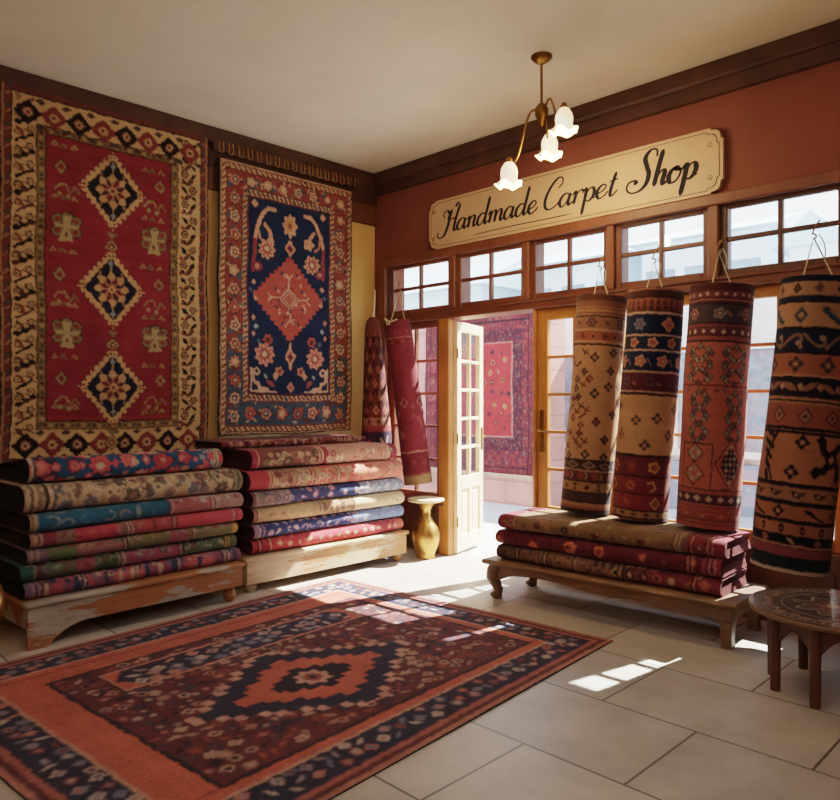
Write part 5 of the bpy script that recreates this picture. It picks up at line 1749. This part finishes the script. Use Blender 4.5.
mb = MB(); mb.prism(plate(0, .055), .0, .03, 'y'); mb.build('board', M['signwood'], t)
mb = MB()
pl = plate(.022, .055); pl2 = plate(.0265, .055)
n = len(pl)
v = [(a, -.0015, b) for a, b in pl] + [(a, -.0015, b) for a, b in pl2]
mb.add(v, [(i, (i + 1) % n, (i + 1) % n + n, i + n) for i in range(n)])
mb.build('border_line', M['ink'], t)
for px, pz in ((.06, .1), (.06, SH - .1), (SW - .085, .11), (SW - .085, SH - .11)):
    mb = MB()
    for a in range(6):
        th = a * PI / 3
        mb.tube([(px + .008 * math.cos(th), -.001, pz + .008 * math.sin(th)), (px + .019 * math.cos(th), -.001, pz + .019 * math.sin(th))], [.004, .006], 6, flat=.4)
    mb.build('rosette', M['brassdark'], t)

GL = {
    'a': ([[(.85, .85), (.5, 1.02), (.15, .72), (.08, .3), (.32, 0), (.62, .2), (.88, .98)], [(.9, 1.0), (.82, .35), (.95, .02), (1.2, .28)]], 1.15),
    'n': ([[(-.05, .7), (.15, 1.0), (.24, .7), (.18, 0)], [(.18, .1), (.35, .75), (.62, 1.02), (.8, .8), (.76, .3), (.88, .02), (1.15, .28)]], 1.1),
    'd': ([[(.85, .85), (.5, 1.02), (.15, .72), (.08, .3), (.32, 0), (.62, .2), (.88, .9)], [(1.02, 2.35), (.92, 1.2), (.86, .35), (.98, .02), (1.22, .28)]], 1.2),
    'm': ([[(-.05, .7), (.15, 1.0), (.24, .7), (.18, 0)], [(.18, .1), (.35, .75), (.6, 1.02), (.76, .8), (.72, 0)], [(.73, .1), (.9, .75), (1.16, 1.02), (1.33, .8), (1.3, .3), (1.42, .02), (1.68, .28)]], 1.62),
    'e': ([[(.05, .38), (.5, .52), (.75, .82), (.5, 1.03), (.18, .78), (.1, .35), (.36, 0), (.7, .12), (1.0, .45)]], .95),
    'r': ([[(-.05, .7), (.15, 1.0), (.24, .7), (.18, 0)], [(.18, .15), (.36, .8), (.62, 1.03), (.82, .92)]], .85),
    'p': ([[(-.08, .7), (.16, 1.05), (.24, .6), (.2, -1.0)], [(.2, .2), (.4, .85), (.7, 1.02), (.92, .7), (.85, .25), (.55, 0), (.24, .2)], [(.82, .15), (1.1, .22)]], 1.08),
    't': ([[(.42, 1.75), (.26, .8), (.24, .2), (.42, 0), (.8, .4)], [(-.02, 1.12), (.68, 1.22)]], .75),
    'h': ([[(.32, 2.4), (.22, 1.2), (.16, 0)], [(.16, .1), (.34, .75), (.6, 1.02), (.78, .8), (.74, .3), (.86, .02), (1.12, .28)]], 1.08),
    'o': ([[(.55, 1.02), (.2, .8), (.08, .4), (.3, 0), (.7, .12), (.88, .6), (.62, 1.0), (.5, .85), (.8, .75), (1.1, .9)]], 1.02),
    'H': ([[(.62, 2.05), (.5, 1.2), (.42, .5), (.18, -.2), (-.25, -.42), (-.62, -.2), (-.55, .15)], [(1.5, 2.35), (1.28, 1.3), (1.2, .35), (1.32, .02), (1.6, .28)],
           [(-.1, 1.35), (-.28, 1.75), (.1, 2.0), (.45, 1.6), (.4, 1.25), (.8, 1.15), (1.3, 1.25)], [(1.5, 2.35), (1.22, 2.5), (1.0, 2.2)]], 1.5),
    'C': ([[(1.0, 1.6), (1.3, 1.9), (1.2, 2.35), (.8, 2.4), (.3, 1.8), (.02, 1.0), (.1, .3), (.5, 0), (1.0, .18), (1.3, .5)]], 1.3),
    'S': ([[(1.4, 2.0), (1.25, 2.5), (.8, 2.55), (.5, 2.1), (.75, 1.5), (1.02, .95), (.95, .3), (.5, -.1), (-.1, -.12), (-.5, .2), (-.42, .62), (.0, .68), (.2, .4)]], 1.45),
}


def catmull(pts, k=9):
    p = [pts[0]] + list(pts) + [pts[-1]]
    out = []
    for i in range(1, len(p) - 2):
        for q in range(k):
            t = q / k
            r = []
            for d in (0, 1):
                a, b, c, e = p[i - 1][d], p[i][d], p[i + 1][d], p[i + 2][d]
                r.append(.5 * (2 * b + (c - a) * t + (2 * a - 5 * b + 4 * c - e) * t * t + (3 * b - a - 3 * c + e) * t ** 3))
            out.append(tuple(r))
    out.append(pts[-1])
    return out


mbL = MB()


def ribbon(pts, wmin, wmax, y):
    n = len(pts)
    v, f = [], []
    for i, (x, z) in enumerate(pts):
        xa, za = pts[max(0, i - 1)]; xb, zb = pts[min(n - 1, i + 1)]
        dx, dz = xb - xa, zb - za
        L = math.hypot(dx, dz) or 1
        down = abs(dz) / L if dz < 0 else .25 * abs(dz) / L
        e = min(1, min(i, n - 1 - i) / 3 + .35)
        w = (wmin + (wmax - wmin) * down ** 1.5) * .5 * e
        nx_, nz_ = -dz / L, dx / L
        v += [(x + nx_ * w, y, z + nz_ * w), (x - nx_ * w, y, z - nz_ * w)]
    for i in range(n - 1): f.append((2 * i, 2 * i + 1, 2 * i + 3, 2 * i + 2))
    mbL.add(v, f)


def word(txt, xa, xb, zbase, xh, wmin, wmax, slant=.24, caps=1.0, lead=0.0):
    tot = sum(GL[c][1] for c in txt)
    sc = (xb - xa) / (tot + .15)
    x = xa
    yy = -.002
    for k, ch in enumerate(txt):
        strokes, adv = GL[ch]
        for s in strokes:
            pts = [(x + px * sc + slant * pz * xh, zbase + pz * xh) for px, pz in catmull(s)]
            ribbon(pts, wmin, wmax, yy)
            yy -= .00004
        x += adv * sc


B = 2.9 - SZ0
word('Handmade', -4.49 - SX0, -3.45 - SX0, B, .096, .012, .032)
word('Carpet', -3.40 - SX0, -2.74 - SX0, B, .096, .011, .030)
word('Shop', -2.625 - SX0, -2.14 - SX0, B, .102, .013, .038)
uz = 2.825 - SZ0
ribbon([(-4.14 - SX0 + 1.01 * a, uz + .012 * math.sin(a * PI) * (1 - a) + .006 * a) for a in np.linspace(0, 1, 24)], .008, .010, -.002)
mbL.build('lettering', M['ink'], t, fixn=False)

# ================================================================ CEILING LAMP
HX, HY = -2.80, 3.92
t = empty('ceiling_lamp', (HX, HY, CEIL)); tag(t, 'lit brass ceiling lamp with tulip glass shades before the shop sign', 'lamp')
mb = MB(); mb.lathe([(0, 0), (.07, 0), (.07, -.012), (.045, -.035), (.018, -.05), (0, -.05)], 24); mb.build('ceiling_rose', M['brassdark'], t)
mb = MB(); mb.tube([(0, 0, -.045), (0, 0, -.34)], .009, 10); mb.lathe([(0, -.30), (.02, -.31), (.045, -.345), (.04, -.39), (.02, -.42), (.012, -.45), (0, -.46)], 20); mb.build('stem', M['brassdark'], t)


def lamp_arm(ang, reach, zend, lit=True):
    ca, sa = math.cos(ang), math.sin(ang)
    mb = MB()
    pts = []
    for k in range(15):
        a = k / 14
        rr = .03 + (reach - .03) * a
        zz = -.36 + (zend + .36) * a + .07 * math.sin(a * 2 * PI)
        pts.append((rr * ca, rr * sa, zz))
    mb.tube(pts, .0075, 8)
    e = pts[-1]
    mb.lathe([(0, .035), (.014, .03), (.024, .01), (.028, -.006), (0, -.006)], 16, e)
    arm = mb.build('arm', M['brassdark'], t)
    mb = MB()
    def sc(r, z, th, j):
        f = max(0, (j - 4) / 6)
        return r * (1 + .16 * f * math.cos(5 * th)), z + .014 * f * math.cos(5 * th)
    mb.lathe([(.022, .0), (.036, -.016), (.05, -.04), (.056, -.066), (.055, -.09), (.052, -.108), (.055, -.122), (.064, -.136), (.076, -.146), (.084, -.15), (.086, -.153)], 50, e, scallop=sc)
    sh = mb.build('glass_shade', M['shade'], arm)
    mb = MB(); mb.lathe([(0, -.035), (.014, -.04), (.024, -.06), (.028, -.085), (.02, -.105), (0, -.115)], 16, e); mb.build('bulb', M['bulb'], arm)
    l = bpy.data.lights.new('lamp_light', 'POINT'); l.energy = 15; l.color = (1, .72, .38); l.shadow_soft_size = .05
    lo = bpy.data.objects.new('lamp_light', l); link(lo, arm); lo.location = (e[0], e[1], e[2] - .19)
    return e


lamp_arm(math.radians(222), .21, -.685)
lamp_arm(math.radians(110), .20, -.44)
lamp_arm(math.radians(-10), .20, -.40)

# ================================================================ ROUND INLAID TABLE
t = empty('round_table', (-1.075, 3.905, 0)); tag(t, 'low round wooden table with inlaid dark top beside the carved bench', 'table')
TR, TZ = .375, .40
nr, na = 60, 240
rr = np.linspace(0, 1, nr)[:, None]; aa = np.linspace(0, 2 * PI, na)[None, :]
base = np.zeros((nr, na, 3)); base[:] = lin('4a4446')
def ringm(a, b, c): base[((rr >= a) & (rr < b))[:, 0]] = lin(c)
ringm(.93, 1.01, '5c4a42'); ringm(.915, .93, '8a7a6a'); ringm(.62, .915, '544c4c')
m_ = np.abs(rr - .78 - .05 * np.sin(aa * 14)) < .018; base[m_] = lin('8f8478')
m_ = np.abs(rr - .78 + .05 * np.sin(aa * 14)) < .018; base[m_] = lin('7a4a44')
m_ = ((rr - .78) ** 2 / .0016 + ((np.mod(aa * 14 / PI, 1) - .5) / .32) ** 2) < 1; base[m_] = lin('7d6a5e')
m_ = np.abs(rr - .87) < .02; base[m_ & (np.mod(aa * 30 / PI, 1) < .5)] = lin('8a8078')
ringm(.60, .62, '8f8478')
m_ = rr < .42 + .08 * np.cos(aa * 8); base[m_] = lin('5c5352')
m_ = np.abs(rr - .40 - .08 * np.cos(aa * 8)) < .015; base[m_] = lin('94897a')
m_ = rr < .2 + .06 * np.cos(aa * 6); base[m_] = lin('7a5a4c')
m_ = (rr < .1) & (aa > -1); base[m_] = lin('9a8c78')
P = np.stack([rr * TR * np.cos(aa), rr * TR * np.sin(aa), np.full((nr, na), TZ)], -1)
M['inlay'] = mat_attr('inlaid_table_top', .22, 0, .6)
grid_mesh('inlaid_top', P, base, M['inlay'], t)
mb = MB(); mb.lathe([(0, TZ - .03), (TR - .02, TZ - .03), (TR + .002, TZ - .024), (TR + .006, TZ - .012), (TR + .002, TZ - .002), (TR, TZ - .0005), (TR - .01, TZ - .001)], 72); mb.build('table_rim', M['benchwood'], t)
mb = MB()
for k in range(8):
    a0, a1 = k * PI / 4, (k + 1) * PI / 4
    p0 = Vector((.29 * math.cos(a0), .29 * math.sin(a0), 0)); p1 = Vector((.29 * math.cos(a1), .29 * math.sin(a1), 0))
    out = [(0, TZ - .03), (0, TZ - .16)]
    for q in range(9):
        u = q / 8
        out.append((.12 + .76 * u, TZ - .16 + .07 * math.sin(u * PI)))
    out += [(1, TZ - .16), (1, TZ - .03)]
    nn = (p0 + p1).normalized() * .015
    v = [p0.lerp(p1, a) + Vector((0, 0, z)) for a, z in out] + [p0.lerp(p1, a) + Vector((0, 0, z)) - nn for a, z in out]
    n = len(out)
    mb.add(v, [tuple(range(n)), tuple(reversed(range(n, 2 * n)))] + [(i, i + n, (i + 1) % n + n, (i + 1) % n) for i in range(n)])
mb.build('apron', M['wains'], t)
for k in range(8):
    a = k * PI / 4
    c, s = math.cos(a), math.sin(a)
    mb = MB(); mb.tube([(.285 * c, .285 * s, 0), (.285 * c, .285 * s, TZ - .03)], [.024, .028], 8); mb.build('leg', M['wains'], t)

# ================================================================ LIGHT, SKY, CAMERA
w = bpy.data.worlds.new('sky'); bpy.context.scene.world = w
w.use_nodes = True
nt = w.node_tree
bg = nt.nodes['Background']
tc = N(nt, 'ShaderNodeTexCoord'); sp = N(nt, 'ShaderNodeSeparateXYZ')
nt.links.new(tc.outputs['Generated'], sp.inputs[0])
c = ramp(nt, sp.outputs['Z'], [(.0, (.88, .92, .96)), (.35, (.86, .92, 1.0)), (1, (.66, .80, 1.0))])
nt.links.new(c, bg.inputs['Color'])
bg.inputs['Strength'].default_value = 6.0


def light(name, kind, loc, energy, col, size=None, target=None, size_y=None):
    l = bpy.data.lights.new(name, kind); l.energy = energy; l.color = col
    if kind == 'AREA':
        l.size = size
        if size_y: l.shape = 'RECTANGLE'; l.size_y = size_y
    o = bpy.data.objects.new(name, l); COL.objects.link(o); o.location = loc
    if target is not None:
        o.rotation_euler = (Vector(target) - Vector(loc)).to_track_quat('-Z', 'Y').to_euler()
    return o


sun = light('sun', 'SUN', (0, 12, 12), 60.0, (1, .92, .80), target=(-.22 * 10.9, 12 - 10.9, 0))
sun.data.angle = math.radians(.6)
light('fill_ceiling', 'AREA', (-1.6, 1.6, 3.55), 16, (1, .91, .82), 1.6, (-1.6, 1.6, 0))  # unseen fill added under the ceiling to brighten the interior
light('fill_back', 'AREA', (.6, -.8, 3.2), 26, (1, .92, .84), 1.5, (-3.6, 3.6, 1.2))  # added fill behind the camera, no visible fitting

cam = bpy.data.cameras.new('camera')
cam.sensor_width = 36; cam.sensor_fit = 'HORIZONTAL'
cam.lens = 729 / 840 * 36
cam.clip_start = .05
co = bpy.data.objects.new('camera', cam); COL.objects.link(co)
co.location = (CAMX, CAMY, CAMZ)
co.rotation_euler = (PI / 2, 0, PI / 4)
sc = bpy.context.scene
sc.camera = co
sc.view_settings.view_transform = 'Filmic'
sc.view_settings.look = 'Medium Contrast'
sc.view_settings.exposure = 0.0
sc.cycles.max_bounces = 10
sc.cycles.diffuse_bounces = 5
sc.cycles.transparent_max_bounces = 16
